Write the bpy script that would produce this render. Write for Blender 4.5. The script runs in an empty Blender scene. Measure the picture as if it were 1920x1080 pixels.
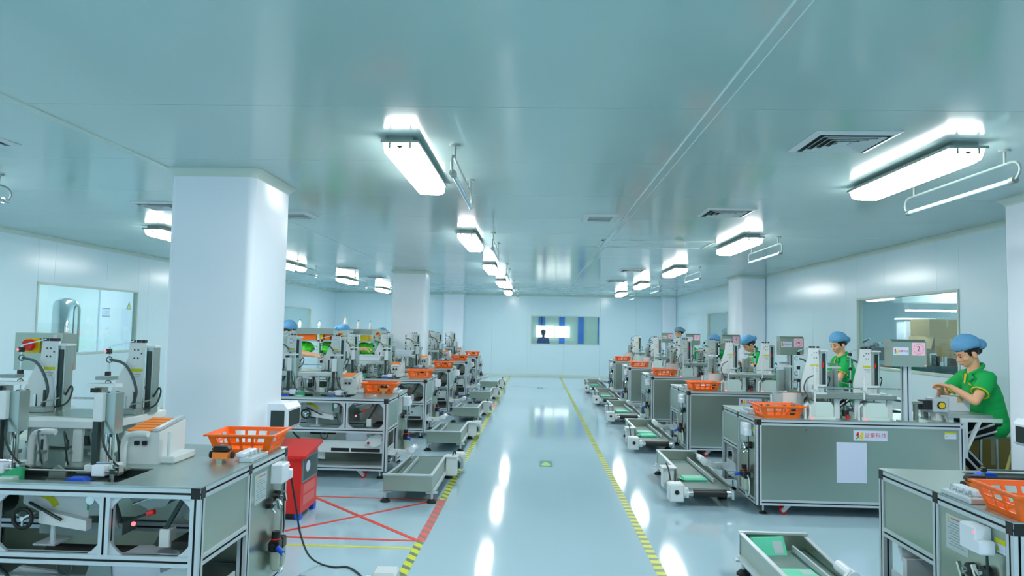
import bpy, math, random
from mathutils import Vector, Matrix
R = random.Random(7)
S = bpy.context.scene
COL = S.collection

# ---------------------------------------------------------------- camera, light, exposure
cam_d = bpy.data.cameras.new('camera'); cam = bpy.data.objects.new('camera', cam_d); COL.objects.link(cam)
cam_d.sensor_width = 36.0; cam_d.lens = 24.646; cam_d.clip_start = 0.05; cam_d.clip_end = 200
_f = Vector((-0.03446041, 0.99769792, 0.05840671)).normalized()
_r = Vector((7.60210382e-04, 2.54120638e-05, 1.44435112e-05)).normalized()
_u = _r.cross(_f).normalized(); _r = _f.cross(_u)
M4 = Matrix(((_r.x, _u.x, -_f.x, 0), (_r.y, _u.y, -_f.y, 0), (_r.z, _u.z, -_f.z, 1.5), (0, 0, 0, 1)))
cam.matrix_world = M4
S.camera = cam
W = bpy.data.worlds.new('world'); S.world = W; W.use_nodes = True
W.node_tree.nodes['Background'].inputs[0].default_value = (0.35, 0.5, 0.55, 1)
W.node_tree.nodes['Background'].inputs[1].default_value = 0.3
LAMP = 48.5          # radiance of the ceiling lamp diffusers
LAMPC = (1.0, 1.0, 0.985)
S.view_settings.view_transform = 'Standard'; S.view_settings.look = 'None'
S.view_settings.exposure = 0.0; S.view_settings.gamma = 1.0; S.view_settings.use_curve_mapping = False
S.cycles.max_bounces = 10; S.cycles.diffuse_bounces = 6; S.cycles.glossy_bounces = 5; S.cycles.transparent_max_bounces = 12
S.cycles.sample_clamp_indirect = 4.0
S.cycles.use_denoising = True

# ---------------------------------------------------------------- materials
def lin(c): return tuple(((x/255)/12.92 if x/255 <= 0.04045 else ((x/255+0.055)/1.055)**2.4) for x in c)
def mat(name, rgb, rough=0.5, metal=0.0, spec=0.5, noise=0.0, scale=8.0, rvar=0.0, bump=0.0, stretch=(1,1,1), emit=None, coat=0.0, trans=0.0, sss=0.0):
    m = bpy.data.materials.new(name); m.use_nodes = True; nt = m.node_tree; b = nt.nodes['Principled BSDF']
    c = lin(rgb)
    b.inputs['Base Color'].default_value = (*c, 1); b.inputs['Roughness'].default_value = rough
    b.inputs['Metallic'].default_value = metal; b.inputs['Specular IOR Level'].default_value = spec
    b.inputs['Coat Weight'].default_value = coat; b.inputs['Coat Roughness'].default_value = 0.08
    b.inputs['Transmission Weight'].default_value = trans
    if emit:
        b.inputs['Emission Color'].default_value = (*lin(emit[0]), 1); b.inputs['Emission Strength'].default_value = emit[1]
    if noise or rvar or bump:
        tc = nt.nodes.new('ShaderNodeTexCoord'); mp = nt.nodes.new('ShaderNodeMapping'); n = nt.nodes.new('ShaderNodeTexNoise')
        mp.inputs['Scale'].default_value = stretch; n.inputs['Scale'].default_value = scale; n.inputs['Detail'].default_value = 4
        nt.links.new(tc.outputs['Object'], mp.inputs[0]); nt.links.new(mp.outputs[0], n.inputs['Vector'])
        if noise:
            mx = nt.nodes.new('ShaderNodeMix'); mx.data_type = 'RGBA'
            mx.inputs[6].default_value = (*[max(0, x*(1-noise)) for x in c], 1); mx.inputs[7].default_value = (*[min(1, x*(1+noise)) for x in c], 1)
            nt.links.new(n.outputs['Fac'], mx.inputs[0]); nt.links.new(mx.outputs[2], b.inputs['Base Color'])
        if rvar:
            mr = nt.nodes.new('ShaderNodeMapRange'); mr.inputs[3].default_value = max(0, rough-rvar); mr.inputs[4].default_value = rough+rvar
            nt.links.new(n.outputs['Fac'], mr.inputs[0]); nt.links.new(mr.outputs[0], b.inputs['Roughness'])
        if bump:
            bp = nt.nodes.new('ShaderNodeBump'); bp.inputs['Strength'].default_value = bump; bp.inputs['Distance'].default_value = 0.01
            nt.links.new(n.outputs['Fac'], bp.inputs['Height']); nt.links.new(bp.outputs[0], b.inputs['Normal'])
    return m
def emis(name, col, s):
    m = bpy.data.materials.new(name); m.use_nodes = True; nt = m.node_tree; nt.nodes.clear()
    e = nt.nodes.new('ShaderNodeEmission'); o = nt.nodes.new('ShaderNodeOutputMaterial')
    e.inputs[0].default_value = (*col, 1); e.inputs[1].default_value = s; nt.links.new(e.outputs[0], o.inputs[0]); return m
def glass(name, tint=(0.93, 0.98, 0.97)):
    m = bpy.data.materials.new(name); m.use_nodes = True; nt = m.node_tree; nt.nodes.clear()
    t = nt.nodes.new('ShaderNodeBsdfTransparent'); g = nt.nodes.new('ShaderNodeBsdfGlossy'); fr = nt.nodes.new('ShaderNodeFresnel')
    mx = nt.nodes.new('ShaderNodeMixShader'); o = nt.nodes.new('ShaderNodeOutputMaterial')
    t.inputs[0].default_value = (*tint, 1); g.inputs[1].default_value = 0.02; ge = nt.nodes.new('ShaderNodeNewGeometry'); mr = nt.nodes.new('ShaderNodeMapRange'); mr.inputs[3].default_value = 1.5; mr.inputs[4].default_value = 1/1.5
    nt.links.new(ge.outputs['Backfacing'], mr.inputs[0]); nt.links.new(mr.outputs[0], fr.inputs[0])
    nt.links.new(fr.outputs[0], mx.inputs[0]); nt.links.new(t.outputs[0], mx.inputs[1]); nt.links.new(g.outputs[0], mx.inputs[2]); nt.links.new(mx.outputs[0], o.inputs[0])
    return m
def stripes(name, a, b, period, diag=0.0, duty=0.5, rough=0.35):
    m = bpy.data.materials.new(name); m.use_nodes = True; nt = m.node_tree; p = nt.nodes['Principled BSDF']; p.inputs['Roughness'].default_value = rough
    tc = nt.nodes.new('ShaderNodeTexCoord'); sx = nt.nodes.new('ShaderNodeSeparateXYZ'); nt.links.new(tc.outputs['Object'], sx.inputs[0])
    m1 = nt.nodes.new('ShaderNodeMath'); m1.operation = 'MULTIPLY_ADD'; m1.inputs[1].default_value = diag
    nt.links.new(sx.outputs[0], m1.inputs[0]); nt.links.new(sx.outputs[1], m1.inputs[2])
    m2 = nt.nodes.new('ShaderNodeMath'); m2.operation = 'DIVIDE'; m2.inputs[1].default_value = period; nt.links.new(m1.outputs[0], m2.inputs[0])
    m3 = nt.nodes.new('ShaderNodeMath'); m3.operation = 'FRACT'; nt.links.new(m2.outputs[0], m3.inputs[0])
    m4 = nt.nodes.new('ShaderNodeMath'); m4.operation = 'GREATER_THAN'; m4.inputs[1].default_value = duty; nt.links.new(m3.outputs[0], m4.inputs[0])
    mx = nt.nodes.new('ShaderNodeMix'); mx.data_type = 'RGBA'; mx.inputs[6].default_value = (*lin(a), 1); mx.inputs[7].default_value = (*lin(b), 1)
    nt.links.new(m4.outputs[0], mx.inputs[0]); nt.links.new(mx.outputs[2], p.inputs['Base Color']); return m

m_ceil = mat('ceiling_steel', (176, 204, 202), 0.13, spec=0.4, noise=0.03, scale=0.7, rvar=0.03)
m_seam = mat('ceiling_joint', (225, 240, 240), 0.4)
m_wall = mat('wall_steel', (216, 241, 250), 0.2, spec=0.45, noise=0.02, scale=0.8)
m_pillar = mat('pillar_steel', (232, 242, 252), 0.2, spec=0.45, noise=0.015, scale=1.0)
m_cove = mat('cove_aluminium', (196, 214, 206), 0.35, spec=0.5)
m_floor = mat('floor_epoxy', (172, 202, 216), 0.075, spec=0.5, noise=0.04, scale=0.6, rvar=0.03)
m_alu = mat('aluminium_profile', (204, 216, 222), 0.34, metal=0.35, spec=0.6, noise=0.03, scale=20)
m_slot = mat('profile_slot', (22, 40, 42), 0.6)
m_steel = mat('brushed_steel', (176, 188, 176), 0.28, metal=0.95, noise=0.012, scale=3)
m_steelt = mat('steel_table_top', (182, 198, 194), 0.3, metal=0.85, noise=0.02, scale=3)
m_chrome = mat('chrome', (225, 230, 230), 0.12, metal=1.0)
m_greym = mat('grey_metal', (146, 160, 156), 0.38, metal=0.6, noise=0.08, scale=15)
m_dkm = mat('dark_metal', (58, 72, 70), 0.4, metal=0.6, noise=0.1, scale=12)
m_whitep = mat('white_plate', (214, 224, 226), 0.35, spec=0.5, noise=0.02, scale=9)
m_plastic = mat('white_plastic', (226, 236, 246), 0.3, noise=0.01)
m_black = mat('black_plastic', (20, 26, 28), 0.4)
m_rubber = mat('black_rubber', (24, 28, 28), 0.65, noise=0.1, scale=30)
m_cable = mat('black_cable', (30, 52, 52), 0.5)
m_hose = mat('grey_hose', (70, 92, 94), 0.4)
m_red = mat('red_plastic', (215, 30, 22), 0.35)
m_redpaint = mat('red_painted_steel', (226, 36, 32), 0.3, noise=0.05, scale=5)
m_yellow = mat('yellow_plastic', (236, 200, 16), 0.4)
m_ylab = mat('yellow_label', (196, 200, 20), 0.5)
m_blue = mat('blue_plastic', (20, 84, 214), 0.4)
m_orange = mat('orange_plastic', (255, 110, 12), 0.38, spec=0.45, noise=0.04, scale=10)
m_opaper = mat('orange_sheet', (246, 140, 60), 0.6)
m_green = mat('green_board', (40, 160, 110), 0.5)
m_packet = mat('mint_packet', (96, 214, 176), 0.4, noise=0.06, scale=14)
m_belt = mat('conveyor_belt', (92, 122, 118), 0.45, noise=0.06, scale=4)
m_paper = mat('paper', (206, 216, 238), 0.6)
m_notice = mat('notice_laminate', (182, 200, 204), 0.35)
m_pink = mat('pink_paper', (246, 196, 214), 0.6)
m_ink = mat('dark_ink', (50, 50, 56), 0.6)
m_redink = mat('red_ink', (214, 84, 84), 0.6)
m_acry = mat('clear_acrylic', (206, 226, 222), 0.15, spec=0.6)
m_cup = mat('regulator_cup', (176, 190, 176), 0.25, spec=0.6, noise=0.05)
m_led = emis('red_led', (1, 0.12, 0.14), 3.0)
m_lamp = emis('lamp_diffuser', LAMPC, LAMP)
m_lamps = emis('lamp_diffuser_side', LAMPC, LAMP*0.32)
m_lamp2 = emis('next_room_lamp', (0.92, 1, 1), 34.0)
m_day = emis('daylit_window', (0.95, 1, 1), 2.6)
m_lamp3 = emis('corridor_lamp', (0.92, 1, 1), 18.0)
m_uv = mat('glass_tube', (176, 206, 218), 0.12, spec=0.6)
m_whitepipe = mat('white_pipe', (150, 168, 166), 0.3)
m_ventdk = mat('vent_dark', (40, 54, 56), 0.7)
m_glass = glass('window_glass')
m_skin = mat('skin', (252, 190, 150), 0.5, noise=0.05, scale=12)
m_shirt = mat('green_polo', (8, 186, 92), 0.75, noise=0.06, scale=30, bump=0.1)
m_yel = mat('yellow_trim', (238, 214, 20), 0.7)
m_trous = mat('black_trousers', (16, 18, 24), 0.8)
m_wstripe = mat('white_stripe', (228, 232, 236), 0.7)
m_cap = mat('blue_bouffant', (112, 178, 226), 0.7, noise=0.16, scale=28, bump=0.3)
m_capg = mat('grey_blue_bouffant', (136, 174, 186), 0.7, noise=0.12, scale=28, bump=0.3)
m_hair = mat('black_hair', (20, 17, 17), 0.45)
m_lips = mat('lips', (190, 96, 88), 0.5)
m_eye = mat('eye_dark', (26, 18, 16), 0.3)
m_slip = mat('blue_slipper', (20, 110, 214), 0.55)
m_carton = mat('brown_carton', (178, 158, 112), 0.75, noise=0.06, scale=6)
m_tape = mat('packing_tape', (198, 182, 138), 0.4)
m_cartond = mat('brown_carton_deep', (170, 142, 78), 0.75, noise=0.06, scale=6)
m_tape_y = stripes('hazard_tape_yellow', (112, 140, 104), (206, 212, 60), 0.11, 0.0, 0.46)
m_tape_yd = stripes('hazard_tape_diagonal', (96, 126, 96), (210, 216, 40), 0.13, 1.0, 0.42)
m_tape_r = stripes('hazard_tape_red', (150, 112, 108), (224, 92, 88), 0.13, 1.0, 0.42)
m_liner = mat('red_line_tape', (226, 72, 56), 0.4)
m_liney = mat('yellow_line_tape', (214, 214, 40), 0.4)
m_room = mat('next_room_wall', (222, 238, 242), 0.4)
m_roomg = mat('corridor_wall', (186, 212, 208), 0.4)
m_bluep = mat('blue_column_paint', (52, 124, 222), 0.4)
m_dgreen = mat('dark_green_machine', (20, 62, 66), 0.35, noise=0.2, scale=10)
m_signg = mat('sign_green', (150, 214, 120), 0.5)
m_signdk = mat('sign_grey', (104, 146, 150), 0.5)
m_lime = mat('lime_plastic_film', (96, 255, 66), 0.3, noise=0.2, scale=9, bump=0.4)
m_bottle = mat('white_bottle', (236, 242, 246), 0.3)

# ---------------------------------------------------------------- mesh building
class MB:
    def __init__(s): s.v = []; s.f = []; s.m = []; s.s = []
    def add(s, vs, fs, m=0, smooth=False):
        o = len(s.v); s.v += [tuple(p) for p in vs]
        for f in fs: s.f.append([i+o for i in f]); s.m.append(m); s.s.append(smooth)
        return s
    def box(s, x0, x1, y0, y1, z0, z1, m=0, ch=0.0):
        if ch <= 0:
            v = [(x, y, z) for z in (z0, z1) for y in (y0, y1) for x in (x0, x1)]
            return s.add(v, [(0,2,3,1), (4,5,7,6), (0,1,5,4), (2,6,7,3), (0,4,6,2), (1,3,7,5)], m)
        v = []; idx = {}
        for i, x in enumerate((x0, x1)):
            for j, y in enumerate((y0, y1)):
                for k, z in enumerate((z0, z1)):
                    sx, sy, sz = (1-2*i)*ch, (1-2*j)*ch, (1-2*k)*ch
                    for a, p in enumerate(((x, y+sy, z+sz), (x+sx, y, z+sz), (x+sx, y+sy, z))): idx[i,j,k,a] = len(v); v.append(p)
        f = []
        for i in (0, 1):
            q = [(0,0), (1,0), (1,1), (0,1)]
            f.append([idx[i,j,k,0] for j, k in (q if i else q[::-1])])
            f.append([idx[j,i,k,1] for j, k in (q[::-1] if i else q)])
            f.append([idx[j,k,i,2] for j, k in (q if i else q[::-1])])
        for a, b in ((0,0), (0,1), (1,0), (1,1)):
            f.append([idx[a,b,0,0], idx[a,b,1,0], idx[a,b,1,1], idx[a,b,0,1]])
            f.append([idx[a,0,b,0], idx[a,1,b,0], idx[a,1,b,2], idx[a,0,b,2]])
            f.append([idx[0,a,b,1], idx[1,a,b,1], idx[1,a,b,2], idx[0,a,b,2]])
        for i in (0,1):
            for j in (0,1):
                for k in (0,1): f.append([idx[i,j,k,0], idx[i,j,k,1], idx[i,j,k,2]])
        return s.add(v, f, m)
    def obox(s, c, size, rot, m=0):       # oriented box
        h = [d/2 for d in size]; rm = rot
        v = [Vector(c) + rm @ Vector((x*h[0], y*h[1], z*h[2])) for z in (-1,1) for y in (-1,1) for x in (-1,1)]
        return s.add(v, [(0,2,3,1), (4,5,7,6), (0,1,5,4), (2,6,7,3), (0,4,6,2), (1,3,7,5)], m)
    def bar(s, p0, p1, w, h=None, m=0, up=(0,0,1)):
        p0 = Vector(p0); p1 = Vector(p1); d = p1-p0; L = d.length; d.normalize(); u = Vector(up)
        if abs(d.dot(u)) > 0.99: u = Vector((0,1,0))
        a = d.cross(u).normalized(); b = a.cross(d)
        return s.obox((p0+p1)/2, (L, w, h or w), Matrix((d, a, b)).transposed(), m)
    def cyl(s, p0, p1, r0, r1=None, n=12, m=0, caps=True, smooth=True):
        r1 = r0 if r1 is None else r1
        p0 = Vector(p0); p1 = Vector(p1); d = (p1-p0).normalized(); u = Vector((0,0,1)) if abs(d.z) < 0.9 else Vector((1,0,0))
        a = d.cross(u).normalized(); b = d.cross(a); v = []
        for p, r in ((p0, r0), (p1, r1)):
            for i in range(n):
                t = 2*math.pi*i/n; v.append(p + a*math.cos(t)*r + b*math.sin(t)*r)
        s.add(v, [(i, (i+1) % n, n+(i+1) % n, n+i) for i in range(n)], m, smooth)
        if caps: s.add(v, [tuple(range(n))[::-1], tuple(range(n, 2*n))], m)
        return s
    def tube(s, pts, r, n=8, m=0):
        pts = [Vector(p) for p in pts]; v = []; prev = None
        for i, p in enumerate(pts):
            d = (pts[min(i+1, len(pts)-1)] - pts[max(i-1, 0)]).normalized()
            if prev is None:
                u = Vector((0,0,1)) if abs(d.z) < 0.9 else Vector((1,0,0)); a = d.cross(u).normalized()
            else:
                a = (prev - d*prev.dot(d)).normalized()
            prev = a; b = d.cross(a); rr = r[i] if isinstance(r, (list, tuple)) else r
            for k in range(n):
                t = 2*math.pi*k/n; v.append(p + a*math.cos(t)*rr + b*math.sin(t)*rr)
        f = [(i*n+k, i*n+(k+1) % n, (i+1)*n+(k+1) % n, (i+1)*n+k) for i in range(len(pts)-1) for k in range(n)]
        s.add(v, f, m, True); o = (len(pts)-1)*n
        return s.add(v, [tuple(range(n))[::-1], tuple(range(o, o+n))], m)
    def prism(s, poly, axis, a0, a1, m=0):   # poly 2D in the other two axes (cyclic order), extruded along axis
        def P(u, w, a): return {'x': (a, u, w), 'y': (u, a, w), 'z': (u, w, a)}[axis]
        n = len(poly); v = [P(*p, a0) for p in poly] + [P(*p, a1) for p in poly]
        return s.add(v, [tuple(range(n))[::-1], tuple(range(n, 2*n))] + [(i, (i+1) % n, n+(i+1) % n, n+i) for i in range(n)], m)
    def ball(s, c, r, nu=14, nv=9, m=0, fn=None):
        if not isinstance(r, (tuple, list)): r = (r, r, r)
        v = []; c = Vector(c)
        for j in range(nv+1):
            ph = math.pi*j/nv
            for i in range(nu):
                t = 2*math.pi*i/nu; p = Vector((math.sin(ph)*math.cos(t), math.sin(ph)*math.sin(t), math.cos(ph)))
                k = fn(t, ph) if fn else 1.0
                v.append(c + Vector((p.x*r[0]*k, p.y*r[1]*k, p.z*r[2]*k)))
        f = [(j*nu+i, (j+1)*nu+i, (j+1)*nu+(i+1) % nu, j*nu+(i+1) % nu) for j in range(nv) for i in range(nu)]
        return s.add(v, f, m, True)
    def torus(s, c, axis, Rr, r, n=20, k=8, m=0, a0=0.0, a1=2*math.pi):
        c = Vector(c); d = Vector(axis).normalized(); u = Vector((0,0,1)) if abs(d.z) < 0.9 else Vector((1,0,0))
        a = d.cross(u).normalized(); b = d.cross(a); full = abs(a1-a0-2*math.pi) < 1e-6
        N = n if full else n+1; v = []
        for i in range(N):
            t = a0+(a1-a0)*i/n; e = a*math.cos(t)+b*math.sin(t)
            for j in range(k):
                q = 2*math.pi*j/k; v.append(c + e*(Rr+r*math.cos(q)) + d*r*math.sin(q))
        f = [(i*k+j, ((i+1) % N)*k+j, ((i+1) % N)*k+(j+1) % k, i*k+(j+1) % k) for i in range(n) for j in range(k)]
        return s.add(v, f, m, True)
    def lathe(s, c, prof, n=16, m=0):        # prof [(r,z)] around vertical axis
        c = Vector(c); v = [c + Vector((r*math.cos(2*math.pi*i/n), r*math.sin(2*math.pi*i/n), z)) for r, z in prof for i in range(n)]
        f = [(j*n+i, j*n+(i+1) % n, (j+1)*n+(i+1) % n, (j+1)*n+i) for j in range(len(prof)-1) for i in range(n)]
        s.add(v, f, m, True); o = (len(prof)-1)*n
        return s.add(v, [tuple(range(n))[::-1], tuple(range(o, o+n))], m)
    def profile(s, axis, a0, a1, u, w, h=0.0225):  # slotted aluminium profile along axis, centred on (u,w); slot faces use material 1
        q = 0.0048; d = 0.008; poly = []; slot = []
        for k in range(4):
            for p, sl in (((-h, -h), 0), ((-q, -h), 1), ((-q, -h+d), 1), ((q, -h+d), 1), ((q, -h), 0)):
                x, y = p
                for _ in range(k): x, y = -y, x
                poly.append((u+x, w+y)); slot.append(sl)
        def P(p, a): return {'x': (a, p[0], p[1]), 'y': (p[0], a, p[1]), 'z': (p[0], p[1], a)}[axis]
        n = len(poly); v = [P(p, a0) for p in poly] + [P(p, a1) for p in poly]
        for i in range(n): s.add([v[i], v[(i+1) % n], v[n+(i+1) % n], v[n+i]], [(0,1,2,3)], slot[i])
        return s.add(v, [tuple(range(n))[::-1], tuple(range(n, 2*n))], 0)
    def text(s, txt, size, o, right, up, m=0, lift=0.0006):
        g = text_geo(txt); o = Vector(o); r = Vector(right); u = Vector(up); nrm = r.cross(u).normalized()
        return s.add([o + r*p[0]*size + u*p[1]*size + nrm*lift for p in g[0]], g[1], m)
_txt = {}
def text_geo(txt):
    if txt in _txt: return _txt[txt]
    cu = bpy.data.curves.new('t', 'FONT'); cu.body = txt; cu.align_x = 'CENTER'; cu.align_y = 'CENTER'; cu.size = 1.0; cu.resolution_u = 2
    ob = bpy.data.objects.new('t', cu); COL.objects.link(ob); dg = bpy.context.evaluated_depsgraph_get(); me = ob.evaluated_get(dg).to_mesh()
    g = ([tuple(v.co) for v in me.vertices], [tuple(p.vertices) for p in me.polygons])
    ob.evaluated_get(dg).to_mesh_clear(); bpy.data.objects.remove(ob); bpy.data.curves.remove(cu); _txt[txt] = g
    return g

def mesh(name, mb, mats, angle=40):
    me = bpy.data.meshes.new(name); me.from_pydata(mb.v, [], mb.f)
    for m in (mats if isinstance(mats, (list, tuple)) else [mats]): me.materials.append(m)
    me.polygons.foreach_set('material_index', mb.m); me.polygons.foreach_set('use_smooth', mb.s)
    me.validate(); me.update()
    if any(mb.s): me.set_sharp_from_angle(angle=math.radians(angle))
    return me
def obj(name, mb, mats, parent=None, label=None, loc=None):
    o = bpy.data.objects.new(name, mesh(name, mb, mats)); COL.objects.link(o)
    if parent: o.parent = parent
    if label: o['label'] = label
    if loc: o.location = loc
    return o
def mobj(name, me, parent=None, loc=None, rotz=None):
    o = bpy.data.objects.new(name, me); COL.objects.link(o)
    if parent: o.parent = parent
    if loc: o.location = loc
    if rotz is not None: o.rotation_euler = (0, 0, rotz)
    return o
def thing(name, label, cat, loc=(0,0,0), rotz=0.0, group=None):
    o = bpy.data.objects.new(name, None); COL.objects.link(o); o.location = loc; o.rotation_euler = (0, 0, rotz); o.empty_display_size = 0.1
    return tag(o, label, cat, group)
def tag(o, label, cat, group=None):
    o['label'] = label; o['category'] = cat
    if group: o['group'] = group
    return o
def struct(o): o['kind'] = 'structure'; return o
def shell(name): o = bpy.data.objects.new(name, None); COL.objects.link(o); return struct(o)
def copy_tree(o, parent=None):
    c = o.copy(); COL.objects.link(c)
    if parent: c.parent = parent
    for ch in list(o.children): copy_tree(ch, c)
    return c
def dup(o, label, loc, rotz=None):
    c = copy_tree(o); c['label'] = label; c.location = loc
    if rotz is not None: c.rotation_euler = (0, 0, rotz)
    return c

# ================================================================ ROOM
CH = 2.617; XL = -6.55; XR = 4.455; YF = 22.71; YB = -9.0
# floor with its tapes
fl = struct(obj('floor', MB().box(XL, XR, YB, YF, -0.06, 0.0), m_floor))
def tape(name, x0, x1, y0, y1, m, rot=0): obj(name, MB().box(x0, x1, y0, y1, 0.0, 0.0016), m, fl)
tape('hazard_tape', -0.812, -0.752, YB, 4.985, m_tape_yd); tape('hazard_tape', -0.812, -0.752, 6.20, 13.5, m_tape_yd); tape('hazard_tape', -0.812, -0.752, 14.25, YF, m_tape_yd)
tape('hazard_tape', -0.816, -0.748, 4.985, 6.20, m_tape_r); tape('hazard_tape', -0.816, -0.748, 13.5, 14.25, m_tape_r)
tape('hazard_tape', 0.777, 0.837, YB, YF, m_tape_y)
tape('yellow_line', -1.9, -0.812, 4.815, 4.845, m_liney)
tape('red_line', -1.93, -0.816, 4.985, 5.02, m_liner); tape('red_line', -1.93, -0.816, 6.175, 6.205, m_liner)
for p, q, z in (((-1.93, 5.0), (-0.816, 6.19), 0.0022), ((-1.93, 6.19), (-0.8, 5.0), 0.003)):
    obj('red_line', MB().bar((*p, z/2), (*q, z/2), 0.034, z), m_liner, fl)
for y in (7.8, 17.9):
    mb = MB().box(0.068, 0.215, y, y+0.35, 0, 0.002)
    mb.prism([(0.085, y+0.12), (0.2, y+0.12), (0.142, y+0.27)], 'z', 0.002, 0.003, 1).prism([(0.09+0.05*(1+math.cos(t*math.pi/8)), y+0.09+0.055*math.sin(t*math.pi/8)) for t in range(16)], 'z', 0.003, 0.0035, 1)
    obj('floor_arrow_sign', mb, [m_signdk, m_signg], fl)

# ceiling: sandwich panels with open joints below a backing sheet
ce = struct(obj('ceiling', MB().box(XL, XR, YB, YF, CH+0.004, CH+0.06), m_seam))
edges = [XL, -2.665, 0.875, XR]
y = YB; ys = [y]
base = [4.65-1.17*i for i in range(14)]
ys = sorted([v for v in base if v > YB] + [4.65+1.17*i for i in range(1, 16) if 4.65+1.17*i < YF-0.2]); ys = [YB] + ys + [YF]
for i in range(3):
    w = edges[i+1]-edges[i]-0.005
    for j in range(len(ys)-1):
        h = ys[j+1]-ys[j]-0.005
        obj('ceiling_panel', MB().box(-w/2, w/2, -h/2, h/2, 0, 0.01), m_ceil, ce, loc=((edges[i]+edges[i+1])/2, (ys[j]+ys[j+1])/2, CH))
mb = MB().box(0.847, 0.905, YB, YF, CH-0.006, CH).box(0.845, 0.850, YB, YF, CH-0.010, CH, 1).box(0.902, 0.907, YB, YF, CH-0.010, CH, 1)
struct(obj('trim_1', mb, [m_ceil, m_seam]))
struct(obj('trim_2', MB().box(-2.70, -2.66, YB, 4.94, CH-0.006, CH), m_cove))
# access hatch frame in the ceiling
mb = MB()
for a in ((0.80, 2.2, 8.62, 8.65), (0.80, 2.2, 9.32, 9.35), (0.80, 0.83, 8.62, 9.35), (2.17, 2.2, 8.62, 9.35)): mb.box(*a, CH-0.008, CH)
struct(obj('trim_3', mb, m_seam))

def wall(name, axis, at, thick, a0, a1, wins, step=1.16, start=None, m=m_wall):
    """wall of steel panels; wins = [(a0,a1,z0,z1)]; every panel a child"""
    e = shell(name); cuts = [a0]
    x = a0 + (start or step)
    while x < a1-0.1: cuts.append(x); x += step
    cuts.append(a1)
    for w in wins: cuts += [w[0], w[1]]
    cuts = sorted(set(cuts)); out = []
    for c in cuts:
        inside = any(w[0] < c < w[1] for w in wins)
        out.append((c, inside))
    allc = [c for c, _ in out]
    for i in range(len(allc)-1):
        c0, c1 = allc[i], allc[i+1]
        if c1-c0 < 0.004: continue
        spans = [(0.0, CH)]
        for w in wins:
            if c0 >= w[0]-1e-6 and c1 <= w[1]+1e-6: spans = [(0.0, w[2]), (w[3], CH)]
        for z0, z1 in spans:
            g = 0.0015
            b = (at, at+thick, c0+g, c1-g) if axis == 'x' else (c0+g, c1-g, at, at+thick)
            obj('wall_panel', MB().box(*b, z0, z1), m, e)
    b = (at+thick*0.3, at+thick*0.7)
    return e
WL = [(8.98, 11.32, 1.02, 2.005), (18.03, 20.22, 1.02, 1.99)]
WR = [(7.53, 9.89, 1.07, 2.012), (16.45, 18.34, 1.05, 2.0)]
WF = [(-0.146, 2.08, 1.025, 1.952)]
wall('wall_left', 'x', XL-0.05, 0.05, YB, YF, WL, 1.16, 0.9)
wall('wall_right', 'x', XR, 0.05, YB, YF, WR, 1.16, 0.7)
wall('wall_far', 'y', YF, 0.05, XL, XR, WF, 1.16, 0.5)
wall('wall_back', 'y', YB-0.05, 0.05, XL, XR, [])
# coves at the ceiling and at the floor
def cove(name, p0, p1, n, z, up, r=0.05):     # p0,p1 xy along the wall; n xy pointing into the room; concave strip
    mb = MB(); N = 5; v = []
    for p in (p0, p1):
        for i in range(N+1):
            t = math.pi/2*i/N; a = r*(1-math.sin(t)); b = r*(1-math.cos(t))
            v.append((p[0]+n[0]*a, p[1]+n[1]*a, z - up*b))
        v.append((p[0], p[1], z))
    k = N+2; mb.add(v, [(i, i+1, k+i+1, k+i) for i in range(N)], 0, True)
    mb.add(v, [tuple(range(k)), tuple(range(k, 2*k))])
    return struct(obj(name, mb, m_cove))
E0 = 0.0005
cove('trim_4', (XL, YB), (XL, YF), (1, 0), CH-E0, 1); cove('trim_5', (XR, YB), (XR, YF), (-1, 0), CH-E0, 1); cove('trim_6', (XL, YF), (XR, YF), (0, -1), CH-E0, 1)
cove('baseboard_left', (XL, YB), (XL, YF), (1, 0), E0, -1); cove('baseboard_right', (XR, YB), (XR, YF), (-1, 0), E0, -1); cove('baseboard_far', (XL, YF), (XR, YF), (0, -1), E0, -1, 0.06)

# windows: frame + pane
def window(n, axis, at, w):
    a0, a1, z0, z1 = w; e = shell('window_%d' % n); f = 0.028
    def B(u0, u1, q0, q1, d0, d1, m, nm):
        b = (d0, d1, u0, u1) if axis == 'x' else (u0, u1, d0, d1)
        obj(nm, MB().box(*b, q0, q1), m, e)
    d0, d1 = at-0.012, at+0.062
    B(a0, a1, z0, z0+f, d0, d1, m_cove, 'frame_rail'); B(a0, a1, z1-f, z1, d0, d1, m_cove, 'frame_rail')
    B(a0, a0+f, z0+f, z1-f, d0, d1, m_cove, 'frame_stile'); B(a1-f, a1, z0+f, z1-f, d0, d1, m_cove, 'frame_stile')
    B(a0+f, a1-f, z0+f, z1-f, at+0.022, at+0.028, m_glass, 'pane')
window(1, 'x', XL-0.05, WL[0]); window(2, 'x', XL-0.05, WL[1]); window(3, 'x', XR, WR[0]); window(4, 'x', XR, WR[1]); window(5, 'y', YF, WF[0])

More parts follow.
